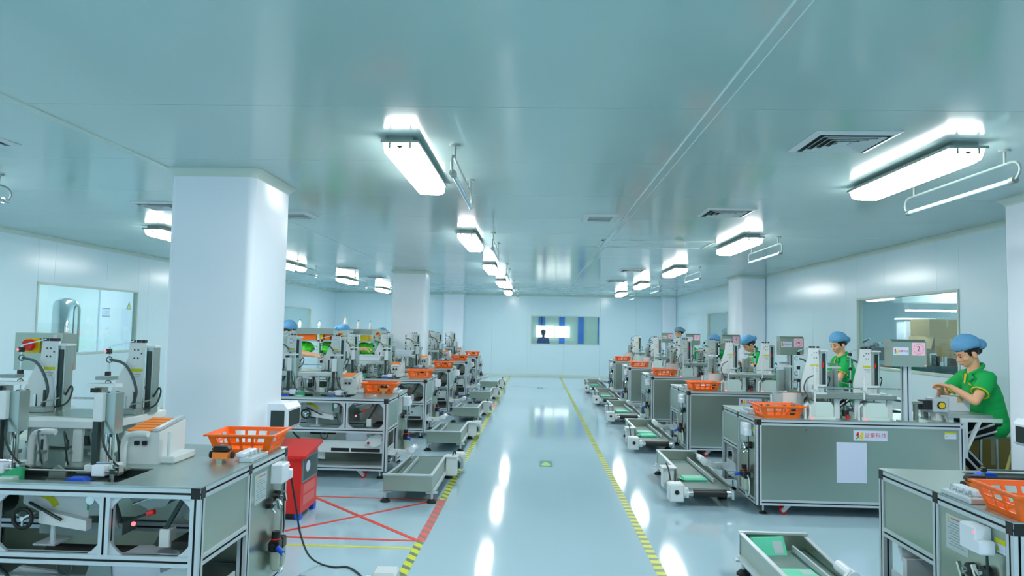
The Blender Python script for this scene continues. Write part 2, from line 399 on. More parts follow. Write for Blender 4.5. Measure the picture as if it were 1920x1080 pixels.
# pillars: rounded corners, flared cove at the top
def pillar(x0, x1, y0, y1):
    r = 0.05; poly = []
    for cx, cy, a in ((x1-r, y0+r, -90), (x1-r, y1-r, 0), (x0+r, y1-r, 90), (x0+r, y0+r, 180)):
        for i in range(6):
            t = math.radians(a+90*i/5); poly.append((cx+r*math.cos(t), cy+r*math.sin(t)))
    n = len(poly); cx, cy = (x0+x1)/2, (y0+y1)/2; hx, hy = (x1-x0)/2, (y1-y0)/2
    lev = [(0.0, 0.05), (0.02, 0.02), (0.06, 0.0), (CH-0.055, 0.0), (CH-0.03, 0.012), (CH-0.012, 0.03), (CH-0.001, 0.055)]
    mb = MB(); v = []
    for z, g in lev: v += [(cx+(px-cx)*(hx+g)/hx, cy+(py-cy)*(hy+g)/hy, z) for px, py in poly]
    for j in range(len(lev)-1):
        for i in range(n): mb.add([v[j*n+i], v[j*n+(i+1) % n], v[(j+1)*n+(i+1) % n], v[(j+1)*n+i]], [(0,1,2,3)], 1 if j in (0, 1, 3+1, 5) else 0, False)
    mb2 = MB(); mb2.v = v
    for j in range(len(lev)-1):
        for i in range(n): mb2.f.append([j*n+i, j*n+(i+1) % n, (j+1)*n+(i+1) % n, (j+1)*n+i]); mb2.m.append(1 if j != 2 else 0); mb2.s.append(i % 6 != 5)
    return struct(obj('pillar', mb2, [m_pillar, m_cove]))
PIL = [(-2.665, -2.05, 4.95, 5.70), (-2.855, -2.20, 13.8, 14.48), (-2.94, -2.30, 22.2, YF), (3.79, XR, 5.05, 5.80), (3.955, XR, 13.7, 14.6), (4.03, XR, 22.3, YF), (-2.665, -2.05, -3.9, -3.15), (3.79, XR, -3.8, -3.05)]
for p in PIL: pillar(*p)

def rn(nm, r): return {'room_floor': 'floor_', 'room_ceiling': 'ceiling_', 'room_wall': 'wall_', 'room_beam': 'ceiling_beam_', 'white_panel': 'wall_panel_'}[nm] + r
# ---------------------------------------------------------------- rooms seen through the glass
RX1, RY0, RY1 = 11.0, 6.2, 24.0
for nm, b in (('room_floor', (XR+0.05, RX1, RY0, RY1, -0.06, 0)), ('room_ceiling', (XR+0.05, RX1, RY0, RY1, 2.62, 2.7)), ('room_wall', (RX1, RX1+0.05, RY0, RY1, 0, 2.62)), ('room_wall', (XR+0.05, RX1, RY1, RY1+0.05, 0, 2.62)), ('room_wall', (XR+0.05, RX1, RY0-0.05, RY0, 0, 2.62)), ('room_beam', (8.0, RX1, 15.6, 16.0, 2.25, 2.62))):
    struct(obj(rn(nm, 'store'), MB().box(*b), m_room))
LX0, LY0, LY1 = -9.2, 7.5, 21.5
for nm, b in (('room_floor', (LX0, XL-0.05, LY0, LY1, -0.06, 0)), ('room_ceiling', (LX0, XL-0.05, LY0, LY1, 2.62, 2.7)), ('room_wall', (LX0-0.05, LX0, LY0, LY1, 0, 2.62)), ('room_wall', (LX0, XL-0.05, LY1, LY1+0.05, 0, 2.62)), ('room_wall', (LX0, XL-0.05, LY0-0.05, LY0, 0, 2.62)), ('white_panel', (LX0, LX0+0.04, 14.45, 16.4, 0, 2.3))):
    struct(obj(rn(nm, 'side_room'), MB().box(*b), m_room if nm != 'white_panel' else m_plastic))
FY1 = 26.1
for nm, b in (('room_floor', (-2.5, 5, YF+0.05, FY1, -0.06, 0)), ('room_ceiling', (-2.5, 5, YF+0.05, FY1, 2.62, 2.7)), ('room_wall', (-2.5, 5, FY1, FY1+0.05, 0, 2.62)), ('room_wall', (-2.55, -2.5, YF+0.05, FY1, 0, 2.62)), ('room_wall', (5, 5.05, YF+0.05, FY1, 0, 2.62))):
    struct(obj(rn(nm, 'corridor'), MB().box(*b), m_roomg))
for x, w in ((0.23, 0.25), (0.98, 0.21), (1.68, 0.21), (2.42, 0.22)):
    struct(obj('pillar_blue', MB().box(x-w/2, x+w/2, 26.05, 26.1, 0, 2.62).box(x-0.02, x+0.02, 26.04, 26.05, 0, 2.62, 1), [m_bluep, m_dkm if x < 0.5 else m_bluep]))
struct(obj('window_lit', MB().box(0.03, 0.70, 26.0, 26.03, 1.22, 1.64).box(0.74, 1.26, 26.0, 26.03, 1.22, 1.64), m_day))
def roomlamp(x, y, z, lab, lx=0.2, ly=1.2, c=2.62, m=None):
    t = thing('ceiling_lamp', lab, 'lamp', (x, y, z))
    obj('lamp_housing', MB().box(-lx/2-0.02, lx/2+0.02, -ly/2-0.02, ly/2+0.02, 0.03, c-z), m_whitep, t)
    obj('lamp_diffuser', MB().box(-lx/2, lx/2, -ly/2, ly/2, 0, 0.03), m_lamp3 if 'corridor' in lab else m_lamp2, t)
roomlamp(9.2, 15.0, 2.52, 'lamp on the store room ceiling, upper right in the right window', 1.2, 0.2)
roomlamp(9.6, 17.3, 2.12, 'lower lamp beyond the beam in the store room behind the right window', 1.2, 0.2, 2.5)
roomlamp(7.6, 9.2, 2.52, 'unseen added lamp at the near end of the store room behind the right window', 1.2, 0.3)  # extra lamp out of view, added to light the carton fronts
roomlamp(6.0, 12.0, 2.52, 'lamp at the left end of the store room behind the right window', 0.3, 1.2)
roomlamp(6.4, 19.0, 2.52, 'lamp far back in the store room behind the right wall', 0.3, 1.2)
roomlamp(-7.8, 12.0, 2.52, 'lamp on the ceiling of the side room behind the left window', 0.2, 1.2)
roomlamp(-7.8, 19.0, 2.52, 'lamp in the side room behind the far left window', 0.2, 1.2)
roomlamp(-0.9, 24.2, 2.50, 'unseen added lamp at the left end of the corridor behind the far window', 1.2, 0.3)  # added out of view to brighten the corridor
roomlamp(3.2, 24.2, 2.50, 'unseen added lamp at the right end of the corridor behind the far window', 1.2, 0.3)  # also added out of view for corridor brightness
roomlamp(-7.8, 14.6, 2.52, 'unseen added second lamp of the side room behind the left window', 0.2, 1.2)  # extra lamp added to brighten the side room
roomlamp(1.45, 24.5, 2.50, 'lamp on the corridor ceiling behind the far window', 0.5, 0.3)
# store room contents
t = thing('storage_cabinet', 'dark machine cabinet behind the right window glass', 'machine', (6.6, 11.4, 0))
obj('body', MB().box(-1.2, 1.1, -0.6, 1.6, 0, 1.06, 0, 0.02), m_dgreen, t)
mb = MB()
for i in range(40): x = R.uniform(-1.1, 1.0); y = R.uniform(-0.58, -0.42); h = R.uniform(0.05, 0.2); mb.box(x, x+R.uniform(0.03, 0.12), y, y+0.06, 1.06, 1.06+h, R.choice((0, 0, 1)))
o = obj('small_fittings', mb, [m_dkm, m_chrome], t); o['kind'] = 'stuff'
t = thing('storage_machine', 'dark row of machine parts at the left of the right window', 'machine', (6.6, 14.2, 0))
obj('body', MB().box(-0.4, 0.35, -0.2, 0.6, 0, 1.28, 0, 0.02), m_dkm, t)
mb = MB()
for i in range(14): x = R.uniform(-0.38, 0.3); mb.cyl((x, R.uniform(-0.15, 0.4), 1.28), (x+R.uniform(-0.1, 0.1), R.uniform(-0.15, 0.4), 1.28+R.uniform(0.06, 0.18)), R.uniform(0.012, 0.035), n=8, m=R.choice((0, 0, 1)))
obj('fittings', mb, [m_dkm, m_chrome], t)['kind'] = 'stuff'
def carton(loc, size, rz, lab, m=m_carton, flap=True, grp=None):
    t = thing('carton', lab, 'carton', loc, rz, grp); a, b, h = size[0]/2, size[1]/2, size[2]
    obj('box_body', MB().box(-a, a, -b, b, 0, h, 0, 0.004), m, t)
    obj('tape_strip', MB().box(-0.025, 0.025, -b-0.001, b+0.001, h*0.6, h+0.001), m_tape, t)
    if flap:
        obj('flap', MB().obox((a+0.04, 0, h+0.06), (0.2, size[1]*0.95, 0.006), Matrix.Rotation(-0.9, 3, 'Y')), m, t)
        obj('flap', MB().obox((-a-0.03, 0, h-0.07), (0.2, size[1]*0.95, 0.006), Matrix.Rotation(-1.3, 3, 'Y')), m, t)
carton((6.5, 11.6, 1.06), (0.62, 0.5, 0.42), 0.3, 'brown carton lowest in the heap behind the right window')
carton((6.5, 11.6, 1.482), (0.6, 0.45, 0.3), 0.15, 'brown carton on top of the heap behind the right window', flap=False)
carton((7.35, 11.65, 1.06), (0.55, 0.5, 0.45), -0.4, 'open brown carton with flap at right of the carton heap')
t = thing('white_crate', 'white crate standing behind the cartons in the store room', 'crate', (6.6, 12.45, 1.06))
obj('body', MB().box(-0.25, 0.25, -0.15, 0.15, 0, 0.72, 0, 0.02), m_plastic, t); obj('lid', MB().box(-0.27, 0.27, -0.17, 0.17, 0.72, 0.76, 0, 0.01), m_plastic, t)
# side room contents
t = thing('steel_tank', 'tall stainless steel tank behind the left window', 'tank', (-8.45, 12.35, 0))
obj('vessel', MB().lathe((0, 0, 0), [(0.1, 0.3), (0.21, 0.45), (0.21, 1.78), (0.17, 1.86), (0.06, 1.9)], 24), m_chrome, t)
obj('band', MB().torus((0, 0, 1.25), (0, 0, 1), 0.212, 0.012), m_steel, t)
obj('pipe', MB().tube([(0.28, -0.05, 0.0), (0.28, -0.05, 1.7), (0.26, -0.04, 1.76), (0.15, 0, 1.8)], 0.02), m_greym, t)
for i in range(3):
    a = 2.1*i; obj('leg', MB().cyl((0.15*math.cos(a), 0.15*math.sin(a), 0), (0.15*math.cos(a), 0.15*math.sin(a), 0.5), 0.02), m_steel, t)
mb = MB().box(LX0+0.04, LX0+0.046, 14.53, 14.79, 1.60, 1.78).box(LX0+0.046, LX0+0.048, 14.53, 14.79, 1.765, 1.78, 1).box(LX0+0.046, LX0+0.048, 14.53, 14.79, 1.60, 1.615, 1)
for k in range(3): mb.box(LX0+0.046, LX0+0.048, 14.60, 14.76, 1.65+0.03*k, 1.66+0.03*k, 2)
tag(obj('wall_notice', mb, [m_paper, m_signdk, m_notice]), 'small white notice with dark bars on the white panel behind glass', 'notice')
mb = MB().prism([(15.4, 1.78), (15.58, 1.78), (15.49, 1.95)], 'x', LX0+0.04, LX0+0.046).prism([(15.425, 1.793), (15.555, 1.793), (15.49, 1.92)], 'x', LX0+0.046, LX0+0.048, 1).box(LX0+0.048, LX0+0.05, 15.483, 15.497, 1.83, 1.885, 0).box(LX0+0.048, LX0+0.05, 15.483, 15.497, 1.805, 1.818, 0)
tag(obj('warning_sign', mb, [m_signdk, m_yellow]), 'yellow triangular warning sign seen through the left window', 'sign')

# ================================================================ CEILING FITTINGS
t = thing('ceiling_light', 'PROTO', 'ceiling light', (0, 0, 0), 0, 'ceiling lights in three rows')
lx, ly = 0.10, 0.625
obj('housing', MB().box(-lx-0.012, lx+0.012, -ly-0.03, ly+0.03, -0.045, -0.028).box(-lx*0.7, lx*0.7, -ly, ly, -0.028, 0), m_greym, t)
mb = MB(); zt, zb = -0.045, -0.115; v = []
for z, a, b in ((zt, lx, ly+0.01), (zb+0.02, lx-0.005, ly-0.015), (zb, lx-0.03, ly-0.05)): v += [(-a, -b, z), (a, -b, z), (a, b, z), (-a, b, z)]
mb.add(v, [(j*4+i, j*4+(i+1) % 4, (j+1)*4+(i+1) % 4, (j+1)*4+i) for j in (0, 1) for i in (0, 2)] + [(8, 9, 10, 11)])
mb.add(v, [(j*4+i, j*4+(i+1) % 4, (j+1)*4+(i+1) % 4, (j+1)*4+i) for j in (0, 1) for i in (1, 3)], 1)
obj('diffuser', mb, [m_lamp, m_lamps], t)
for sx in (-0.06, 0.06): obj('end_clip', MB().box(sx-0.006, sx+0.006, -ly-0.022, -ly-0.008, -0.075, -0.045), m_greym, t)
obj('end_clip', MB().prism([(-0.025, -0.06), (0, -0.078), (0.025, -0.06)], 'y', -ly-0.022, -ly-0.008), m_hose, t)
u = thing('tube_lamp', 'PROTO', 'tube lamp', (0, 0, 0), 0, 'bare tube lamps hung beside the ceiling lights')
for yy in (-0.5, 0.5):
    obj('ceiling_rose', MB().cyl((0, yy, 0), (0, yy, -0.012), 0.032, n=16), m_whitepipe, u); obj('drop_rod', MB().cyl((0, yy, -0.012), (0, yy, -0.085), 0.008), m_whitepipe, u)
pts = [(0, -0.54, -0.085), (0, 0.54, -0.085)]
def hook(sg): return [(0, sg*(0.56+0.07*math.sin(a)), -0.14+0.055*math.cos(a)) for a in [i*math.pi/8 for i in range(9)]]
obj('hanger_pipe', MB().tube(hook(-1)[::-1]+hook(1), 0.008, 8), m_whitepipe, u)
obj('glass_tube', MB().cyl((0, -0.55, -0.195), (0, 0.55, -0.195), 0.0145, n=12), m_uv, u)
for sg in (-1, 1): obj('lamp_socket', MB().cyl((0, sg*0.55, -0.195), (0, sg*0.59, -0.195), 0.022, n=12), m_chrome if sg > 0 else m_greym, u)
rows = [(-0.81, 'middle', 0.30), (2.44, 'right hand', 0.33), (-4.45, 'left hand', 0.30)]
ords = ['nearest', 'second', 'third', 'fourth', 'fifth']
first = True
for x, nm, off in rows:
    for k in range(-3, 5):
        yc = 4.66+3.9*k
        wh = {-3: 'rearmost and unseen', -2: 'unseen, far behind us', -1: 'unseen, just overhead'}.get(k, ords[k] + ' from us' if k >= 0 else '')
        l1 = 'white ceiling light in the %s row, %s' % (nm, wh); l2 = 'hung tube lamp with bent pipe beside %s row light, %s' % (nm, wh)
        if first: t['label'] = l1; t.location = (x, yc, CH); u['label'] = l2; u.location = (x+off, yc+0.05, CH); first = False
        else: dup(t, l1, (x, yc, CH)); dup(u, l2, (x+off, yc+0.05, CH))
# vents
def vent(x0, x1, y0, y1, lab, n=4):
    w, h = x1-x0, y1-y0; t = thing('ceiling_vent', lab, 'vent', ((x0+x1)/2, (y0+y1)/2, CH), 0, 'ceiling vents')
    obj('back_plate', MB().box(-w/2+0.03, w/2-0.03, -h/2+0.03, h/2-0.03, -0.004, -0.001), m_ventdk, t)
    def ring(a, b, c, d, z0, z1):
        mb = MB(); v = []
        for X, Y, z in ((a, b, z0), (c, d, z1)): v += [(-X, -Y, z), (X, -Y, z), (X, Y, z), (-X, Y, z)]
        v += [(p[0], p[1], p[2]+0.003) for p in v]
        for i in range(4):
            j = (i+1) % 4; mb.add([v[i], v[j], v[4+j], v[4+i], v[8+i], v[8+j], v[12+j], v[12+i]], [(0,1,2,3), (7,6,5,4), (0,4,5,1), (3,2,6,7)])
        return mb
    obj('outer_frame', ring(w/2, h/2, w/2-0.035, h/2-0.035, -0.004, -0.016), m_whitep, t)
    for k in range(1, n):
        f = 1-k/(n+0.15)*0.92; a, b = (w/2-0.03)*f, (h/2-0.03)*f
        obj('louver', ring(a+0.004, b+0.004, a-0.011, b-0.011, -0.022, -0.008), m_whitep, t)
    obj('centre_plate', MB().box(-w*0.07, w*0.07, -h*0.07, h*0.07, -0.012, -0.009), m_whitep, t)
vent(1.52, 1.99, 3.83, 4.28, 'square louvred ceiling vent beside the nearest right hand light', 5)
vent(1.52, 1.97, 6.29, 6.73, 'second square louvred vent along the right side of the ceiling')
vent(1.53, 1.97, 12.6, 13.05, 'third square vent down the right side, beyond the ceiling hatch', 3); vent(1.57, 2.0, 15.4, 15.85, 'farthest square vent down the right side of the ceiling', 3)
vent(-3.80, -3.33, 6.33, 6.78, 'square vent half hidden behind the left edge of the big pillar'); vent(-3.78, -3.31, 3.88, 4.32, 'square vent cut by the left edge of the picture', 5)
vent(-3.82, -3.4, 13.0, 13.45, 'left side square vent above the rack of bottles', 3); vent(-3.82, -3.4, 15.4, 15.85, 'farthest left side square vent near the far lights', 3)
def grille(x0, x1, y0, y1, lab):
    t = thing('return_grille', lab, 'vent', ((x0+x1)/2, (y0+y1)/2, CH), 0, 'ceiling return grilles'); w, h = (x1-x0)/2, (y1-y0)/2
    mb = MB()
    for a in ((-w, w, -h, -h+0.05), (-w, w, h-0.05, h), (-w, -w+0.05, -h+0.05, h-0.05), (w-0.05, w, -h+0.05, h-0.05)): mb.box(*a, -0.02, 0)
    obj('frame', mb, m_whitep, t)
    obj('grille_face', MB().add([(-w+0.05, -h+0.05, -0.018), (w-0.05, -h+0.05, -0.018), (w-0.05, h-0.05, -0.004), (-w+0.05, h-0.05, -0.004)], [(0,1,2,3)]), m_greym, t)
grille(0.45, 0.78, 6.70, 7.10, 'small white return grille near the middle of the ceiling')
grille(-2.62, -2.27, 6.78, 7.16, 'small white return grille beside the right face of the big pillar')

# ================================================================ PACKING MACHINES
# local frame: aisle end at x=0 (body runs to x=-1.7), open frame side at y=0, closed steel side at y=1.06
ML, MD, TZ = 1.70, 1.06, 0.79
h = 0.0225
PROF = [m_alu, m_slot]
def machine(hand):
    """hand=1: open side seen (left row), hand=-1: towers handed for the right row"""
    t = thing('packing_machine', 'PROTO', 'machine', (0, 0, 0), 0, 'packing machines along the aisle')
    def P(nm, mb, m, par=None, lab=None): return obj(nm, mb, m, par or t, lab)
    # --- aluminium frame
    for x in (-h, -ML+h):
        for y in (h, 0.53, MD-h): P('post', MB().profile('z', 0.085, TZ-0.05, x, y), PROF)
        P('rail', MB().profile('y', 0.0, MD, x, TZ-h-0.005), PROF)
        P('rail', MB().profile('y', 0.045, 0.508, x, 0.4725), PROF)
        P('rail', MB().profile('y', 0.55, MD-0.045, x, 0.1075), PROF)
    for y in (h, MD-h):
        P('rail', MB().profile('x', -ML+0.045, -0.045, y, TZ-h-0.005), PROF)
        P('rail', MB().profile('x', -ML+0.045, -0.045, y, 0.1075), PROF)
    P('rail', MB().profile('x', -ML+0.045, -0.045, h, 0.4725), PROF)
    P('rail', MB().profile('x', -ML+0.045, -0.045, 0.53, 0.4725), PROF); P('rail', MB().profile('x', -ML+0.045, -0.045, 0.40, 0.1075), PROF)
    for x in (-0.42, -0.93): P('mullion', MB().profile('z', 0.495, TZ-0.05, x, h), PROF)
    for y in (h, 0.53, MD-h):
        P('corner_cap', MB().box(-0.047, 0.002, y-h-0.001, y+h+0.001, TZ-0.052, TZ+0.001, 0, 0.004), m_black)
    gp = [(0, 0), (0.055, 0), (0.035, 0.012), (0.012, 0.035), (0, 0.055)]
    for x0, sg in ((-0.045, -1), (-0.3975, 1), (-0.4425, -1), (-0.9075, 1), (-0.9525, -1), (-ML+0.045, 1)):
        for z0, sz in ((0.495, 1), (TZ-0.05, -1)):
            pl = [(x0+sg*a, z0+sz*b) for a, b in gp]
            P('corner_gusset', MB().prism(pl, 'y', 0.014, 0.03), m_alu)
    # --- sheets
    mb = MB()
    for a in ((-ML, 0, 0.0, 0.055), (-ML, 0, 0.35, MD), (-ML, -1.62, 0.055, 0.35), (-0.40, 0, 0.055, 0.35)): mb.box(*a, TZ-0.004, TZ+0.003)
    P('table_top', mb, m_steelt)
    P('trough', MB().box(-1.62, -0.40, 0.05, 0.35, 0.748, 0.752).box(-1.62, -0.40, 0.345, 0.355, 0.752, TZ-0.004).box(-1.62, -1.61, 0.05, 0.35, 0.752, TZ-0.004).box(-0.41, -0.40, 0.05, 0.35, 0.752, TZ-0.004), m_dkm)
    P('apron_panel', MB().box(-0.016, -0.006, 0.045, 0.508, 0.495, TZ-0.05), m_steel)
    P('end_panel', MB().box(-0.016, -0.006, 0.5525, MD-0.045, 0.13, TZ-0.05), m_steel)
    P('back_panel', MB().box(-ML+0.045, -0.045, MD-0.016, MD-0.006, 0.13, TZ-0.05), m_steel)
    P('end_panel', MB().box(-ML+0.006, -ML+0.016, 0.5525, MD-0.045, 0.13, TZ-0.05), m_steel)
    P('inner_panel', MB().box(-0.40, -0.05, 0.49, 0.50, 0.495, TZ-0.03), m_steel)
    P('bottom_tray', MB().box(-ML+0.05, -0.05, 0.05, MD-0.05, 0.128, 0.134), m_greym)
    # --- feet
    for x, y in ((-0.28, 0.08), (-0.28, MD-0.08), (-ML+0.28, 0.08), (-ML+0.28, MD-0.08)):
        c = P('caster', MB().box(x-0.04, x+0.04, y-0.035, y+0.035, 0.077, 0.085).prism([(x-0.03, 0.077), (x+0.03, 0.077), (x+0.045, 0.03), (x+0.025, 0.022)], 'y', y-0.022, y-0.016).prism([(x-0.03, 0.077), (x+0.03, 0.077), (x+0.045, 0.03), (x+0.025, 0.022)], 'y', y+0.016, y+0.022), m_alu)
        obj('wheel', MB().cyl((x+0.035, y-0.014, 0.033), (x+0.035, y+0.014, 0.033), 0.033, n=16).cyl((x+0.035, y-0.015, 0.033), (x+0.035, y+0.015, 0.033), 0.018, n=12, m=1), [m_red, m_alu], c)
    for x in (-0.08, -ML+0.08):
        for y in (0.08, MD-0.08): P('leveling_foot', MB().cyl((x, y, 0.02), (x, y, 0.085), 0.008, n=8).lathe((x, y, 0), [(0.032, 0), (0.032, 0.01), (0.016, 0.022)], 12, 1), [m_chrome, m_rubber])
    # --- deck bridging the table
    dx1 = -0.68 if hand > 0 else -0.50; dx0 = -1.42 if hand > 0 else -1.20
    P('deck', MB().box(dx0, dx1, 0.44, 0.97, 0.962, 1.0, 0, 0.004), m_whitep if hand > 0 else m_greym)
    P('deck_strip', MB().box(dx0+0.02, dx1-0.02, 0.55, 0.86, 1.0, 1.006), m_steelt)
    for x in ((-0.86, -1.04, -1.36) if hand > 0 else (-0.72, -0.89, -1.16)):
        for y in (0.47, 0.92): P('deck_leg', MB().box(x-0.024, x+0.024, y-0.01, y+0.01, TZ+0.003, 0.962, 0, 0.003), m_whitep)
    # --- two plate towers on the deck
    for cx, ax_ in (((-1.26, -1.07), (-0.765, -0.605)) if hand > 0 else ((-1.02, -0.95), (-0.575, -0.50))):
        s = hand; kz = 1.0 if hand > 0 else 0.94
        wl_ = 0.155 if s > 0 else 0.11
        pl = [(cx-s*wl_, 1.0), (cx-s*wl_, 1.09), (cx-s*0.055, 1.30), (cx-s*0.05, 1.385), (cx+s*0.045, 1.385), (cx+s*0.045, 1.0)]
        tw = P('tower_plate', MB().prism(pl, 'y', 0.80, 0.815), m_whitep)
        for yy, d in ((0.80, -1), (0.815, 1)):
            a, b = sorted((yy, yy+d*0.0012))
            st = MB().box(cx-0.035, cx+0.03, a, b, 1.225, 1.242)
            for k in range(3): st.box(cx-0.032, cx+0.02-0.008*k, a, b, 1.208-0.012*k, 1.211-0.012*k, 1)
            obj('yellow_sticker', st, [m_ylab, m_greym], tw)
        bm = MB()
        for dx, dz in ((-0.02, 1.345), (0.0, 1.345), (0.02, 1.325), (-0.02, 1.30), (0.0, 1.30)): bm.cyl((cx+dx, 0.797, dz), (cx+dx, 0.818, dz), 0.0045, n=6)
        obj('bolts', bm, m_dkm, tw)['kind'] = 'stuff'
        x0 = cx+s*0.047; x1 = x0+s*0.05; a, b = min(x0, x1), max(x0, x1)
        ch = P('guide_channel', MB().box(a, b, 0.78, 0.85, 1.0, 1.36).box(a+0.008, b-0.008, 0.776, 0.781, 1.03, 1.34, 1).box(a+0.008, b-0.008, 0.849, 0.854, 1.03, 1.34, 1), [m_steelt, m_dkm])
        obj('cap_plate', MB().box(a-0.01, b+0.01, 0.775, 0.855, 1.36, 1.372), m_whitep, ch)
        for yy in (0.77, 0.86): obj('guide_rod', MB().cyl(((a+b)/2-0.012, yy, 1.0), ((a+b)/2-0.012, yy, 1.36), 0.006, n=8), m_chrome, ch)
        obj('red_fitting', MB().cyl(((a+b)/2+0.014, 0.858, 1.22), ((a+b)/2+0.014, 0.858, 1.26), 0.007, n=8), m_red, ch)
        lx = cx-s*(wl_+0.002 if s > 0 else 0.125)
        fc = P('sensor_arm', MB().cyl((lx, 0.79, 1.12), (lx, 0.79, 1.36), 0.006, n=8).bar((lx, 0.79, 1.36), (cx-s*0.02, 0.79, 1.395), 0.006), m_chrome)
        for dx in (-0.035, 0.0, 0.03): P('top_fitting', MB().box(cx+dx-0.008, cx+dx+0.008, 0.795, 0.82, 1.385, 1.40), m_black)
        for z in (1.10, 1.21, 1.335): obj('fitting', MB().box(lx-0.012, lx+0.012, 0.775, 0.80, z-0.014, z+0.014, 0, 0.003), m_black, fc)
        for z in (1.16, 1.29): obj('hose_loop', MB().torus((lx+0.012, 0.775, z), (0, 1, 0), 0.016, 0.003, 16, 6), m_hose, fc)
        obj('indicator_lamp', MB().ball((lx-0.012, 0.775, 1.335), 0.006, 8, 6), m_led, fc)
        hp = [(lx+s*0.01, 0.785, 1.29), (cx-s*0.06, 0.77, 1.27), (cx-s*0.005, 0.765, 1.20), (cx+s*0.02, 0.765, 1.11), (cx-s*0.0, 0.75, 1.03), (cx-s*0.02, 0.72, 0.965), (cx-s*0.02, 0.62, 0.90)]
        P('air_hose', MB().tube(smooth(hp), 0.0075, 8), m_hose)
        hp = [(x1, 0.80, 1.09), (x1+s*0.035, 0.79, 1.14), (x1+s*0.05, 0.78, 1.11), (x1+s*0.02, 0.76, 1.04), (cx, 0.70, 1.02), (cx-s*0.1, 0.60, 1.012)]
        P('cable', MB().tube(smooth(hp), 0.005, 6), m_cable)
        for k, dx in enumerate((-0.09, -0.045, 0.0, 0.05)):
            P('guide_pin', MB().cyl((cx+s*dx, 0.70, 1.0), (cx+s*dx, 0.70, 1.10+0.025*(k % 2)), 0.008, n=8).cyl((cx+s*dx, 0.70, 1.0), (cx+s*dx, 0.70, 1.03), 0.011, n=8), m_dkm if k % 2 else m_chrome)
        P('clamp_block', MB().box(cx-0.03, cx+0.08, 0.66, 0.74, 1.006, 1.035, 0, 0.004).bar((cx+0.05, 0.68, 1.06), (cx+0.17, 0.64, 1.09), 0.012, 0.006), m_greym)
        P('applicator', MB().box(cx-0.05, cx+0.05, 0.88, 0.96, 1.0, 1.012).cyl((cx-0.02, 0.92, 1.012), (cx-0.02, 0.92, 1.07), 0.022, n=12).cyl((cx+0.03, 0.92, 1.012), (cx+0.03, 0.92, 1.10), 0.008, n=8).bar((cx-0.06, 0.92, 1.07), (cx+0.06, 0.92, 1.07), 0.014), m_whitep)
        # --- actuator column at the open side
        x = ax_; y = 0.27
        ac = P('actuator_column', MB().box(x-0.045, x-0.012, y-0.02, y+0.03, 0.90, 1.19).box(x+0.012, x+0.058, y-0.02, y+0.05, 0.97, 1.16), [m_steelt])
        obj('cylinder_block', MB().box(x-0.03, x+0.015, y-0.05, y-0.02, 1.03, 1.165, 0, 0.004), m_whitep, ac)
        obj('dark_guide', MB().box(x-0.03, x-0.005, y-0.045, y-0.018, 0.83, 1.03), m_dkm, ac)
        for dx in (0.022, 0.045): obj('guide_rod', MB().cyl((x+dx, y, 0.82), (x+dx, y, 0.98), 0.007, n=8), m_chrome if dx < 0.03 else m_steel, ac)
        obj('top_bar', MB().box(x-0.075, x+0.06, y-0.03, y+0.03, 1.19, 1.205).box(x-0.045, x+0.03, y-0.02, y+0.04, 1.222, 1.238, 1), [m_whitep, m_greym], ac)
        obj('fitting', MB().box(x-0.05, x-0.02, y-0.045, y-0.03, 1.165, 1.185), m_black, ac)
        obj('base_clamp', MB().box(x-0.06, x+0.07, y-0.05, y+0.05, TZ+0.012, 0.83, 0, 0.004).box(x-0.085, x+0.1, y-0.06, y+0.06, TZ+0.003, TZ+0.012, 1), [m_whitep, m_greym], ac)
        obj('indicator_lamp', MB().ball((x+0.045, y-0.055, 0.838), 0.007, 8, 6), m_led, ac)
        P('air_hose', MB().tube(smooth([(x+0.01, y-0.03, 1.03), (x+0.03, y-0.06, 0.96), (x+0.05, y-0.06, 0.90), (x+0.08, y-0.04, 0.84), (x+0.11, y, 0.80)]), 0.005, 6), m_cable)
        P('bent_tube', MB().tube(smooth([(x+0.02, 0.40, TZ), (x+0.02, 0.40, 0.89), (x+0.035, 0.40, 0.935), (x+0.08, 0.40, 0.95), (x+0.14, 0.40, 0.95)]), 0.016, 10), m_whitep)
        P('sensor_box', MB().box(x+0.04, x+0.10, 0.12, 0.16, 0.80, 0.85, 0, 0.004).cyl((x+0.12, 0.14, TZ), (x+0.12, 0.14, 0.87), 0.006, n=8, m=1).cyl((x+0.13, 0.13, 0.86), (x+0.06, 0.13, 0.86), 0.005, n=8, m=1).box(x+0.10, x+0.15, 0.15, 0.19, 0.80, 0.84, 1), [m_plastic, m_chrome])
        P('blue_clamp', MB().prism([(x-0.05, TZ-0.005), (x+0.05, TZ-0.005), (x+0.03, TZ+0.012), (x-0.03, TZ+0.012)], 'y', 0.07, 0.12), m_blue)
        P('feed_roller', MB().cyl((x-0.17, 0.14, 0.772), (x+0.12, 0.14, 0.772), 0.018, n=12), m_dkm)
        P('trough_plate', MB().prism([(x-0.21, 0.754), (x-0.21, 0.80), (x-0.17, 0.83), (x-0.13, 0.80), (x-0.13, 0.754)], 'y', 0.20, 0.214), m_greym)
        # --- feeder hopper under the tower, closed side
        pl = [(cx-0.10, 0.815), (cx-0.10, 0.90), (cx-0.075, 0.935), (cx+0.05, 0.935), (cx+0.10, 0.895), (cx+0.10, 0.80)]
        P('feeder_hopper', MB().prism(pl, 'y', 0.82, 0.97).box(cx-0.11, cx+0.12, 0.975, 0.985, TZ+0.003, 0.815), [m_acry])
        P('hopper_guide', MB().tube([(cx+0.105, 0.99, TZ), (cx+0.105, 0.99, 0.90), (cx+0.12, 0.99, 0.925), (cx+0.145, 0.99, 0.90), (cx+0.145, 0.99, TZ)], 0.01, 8), m_whitep)
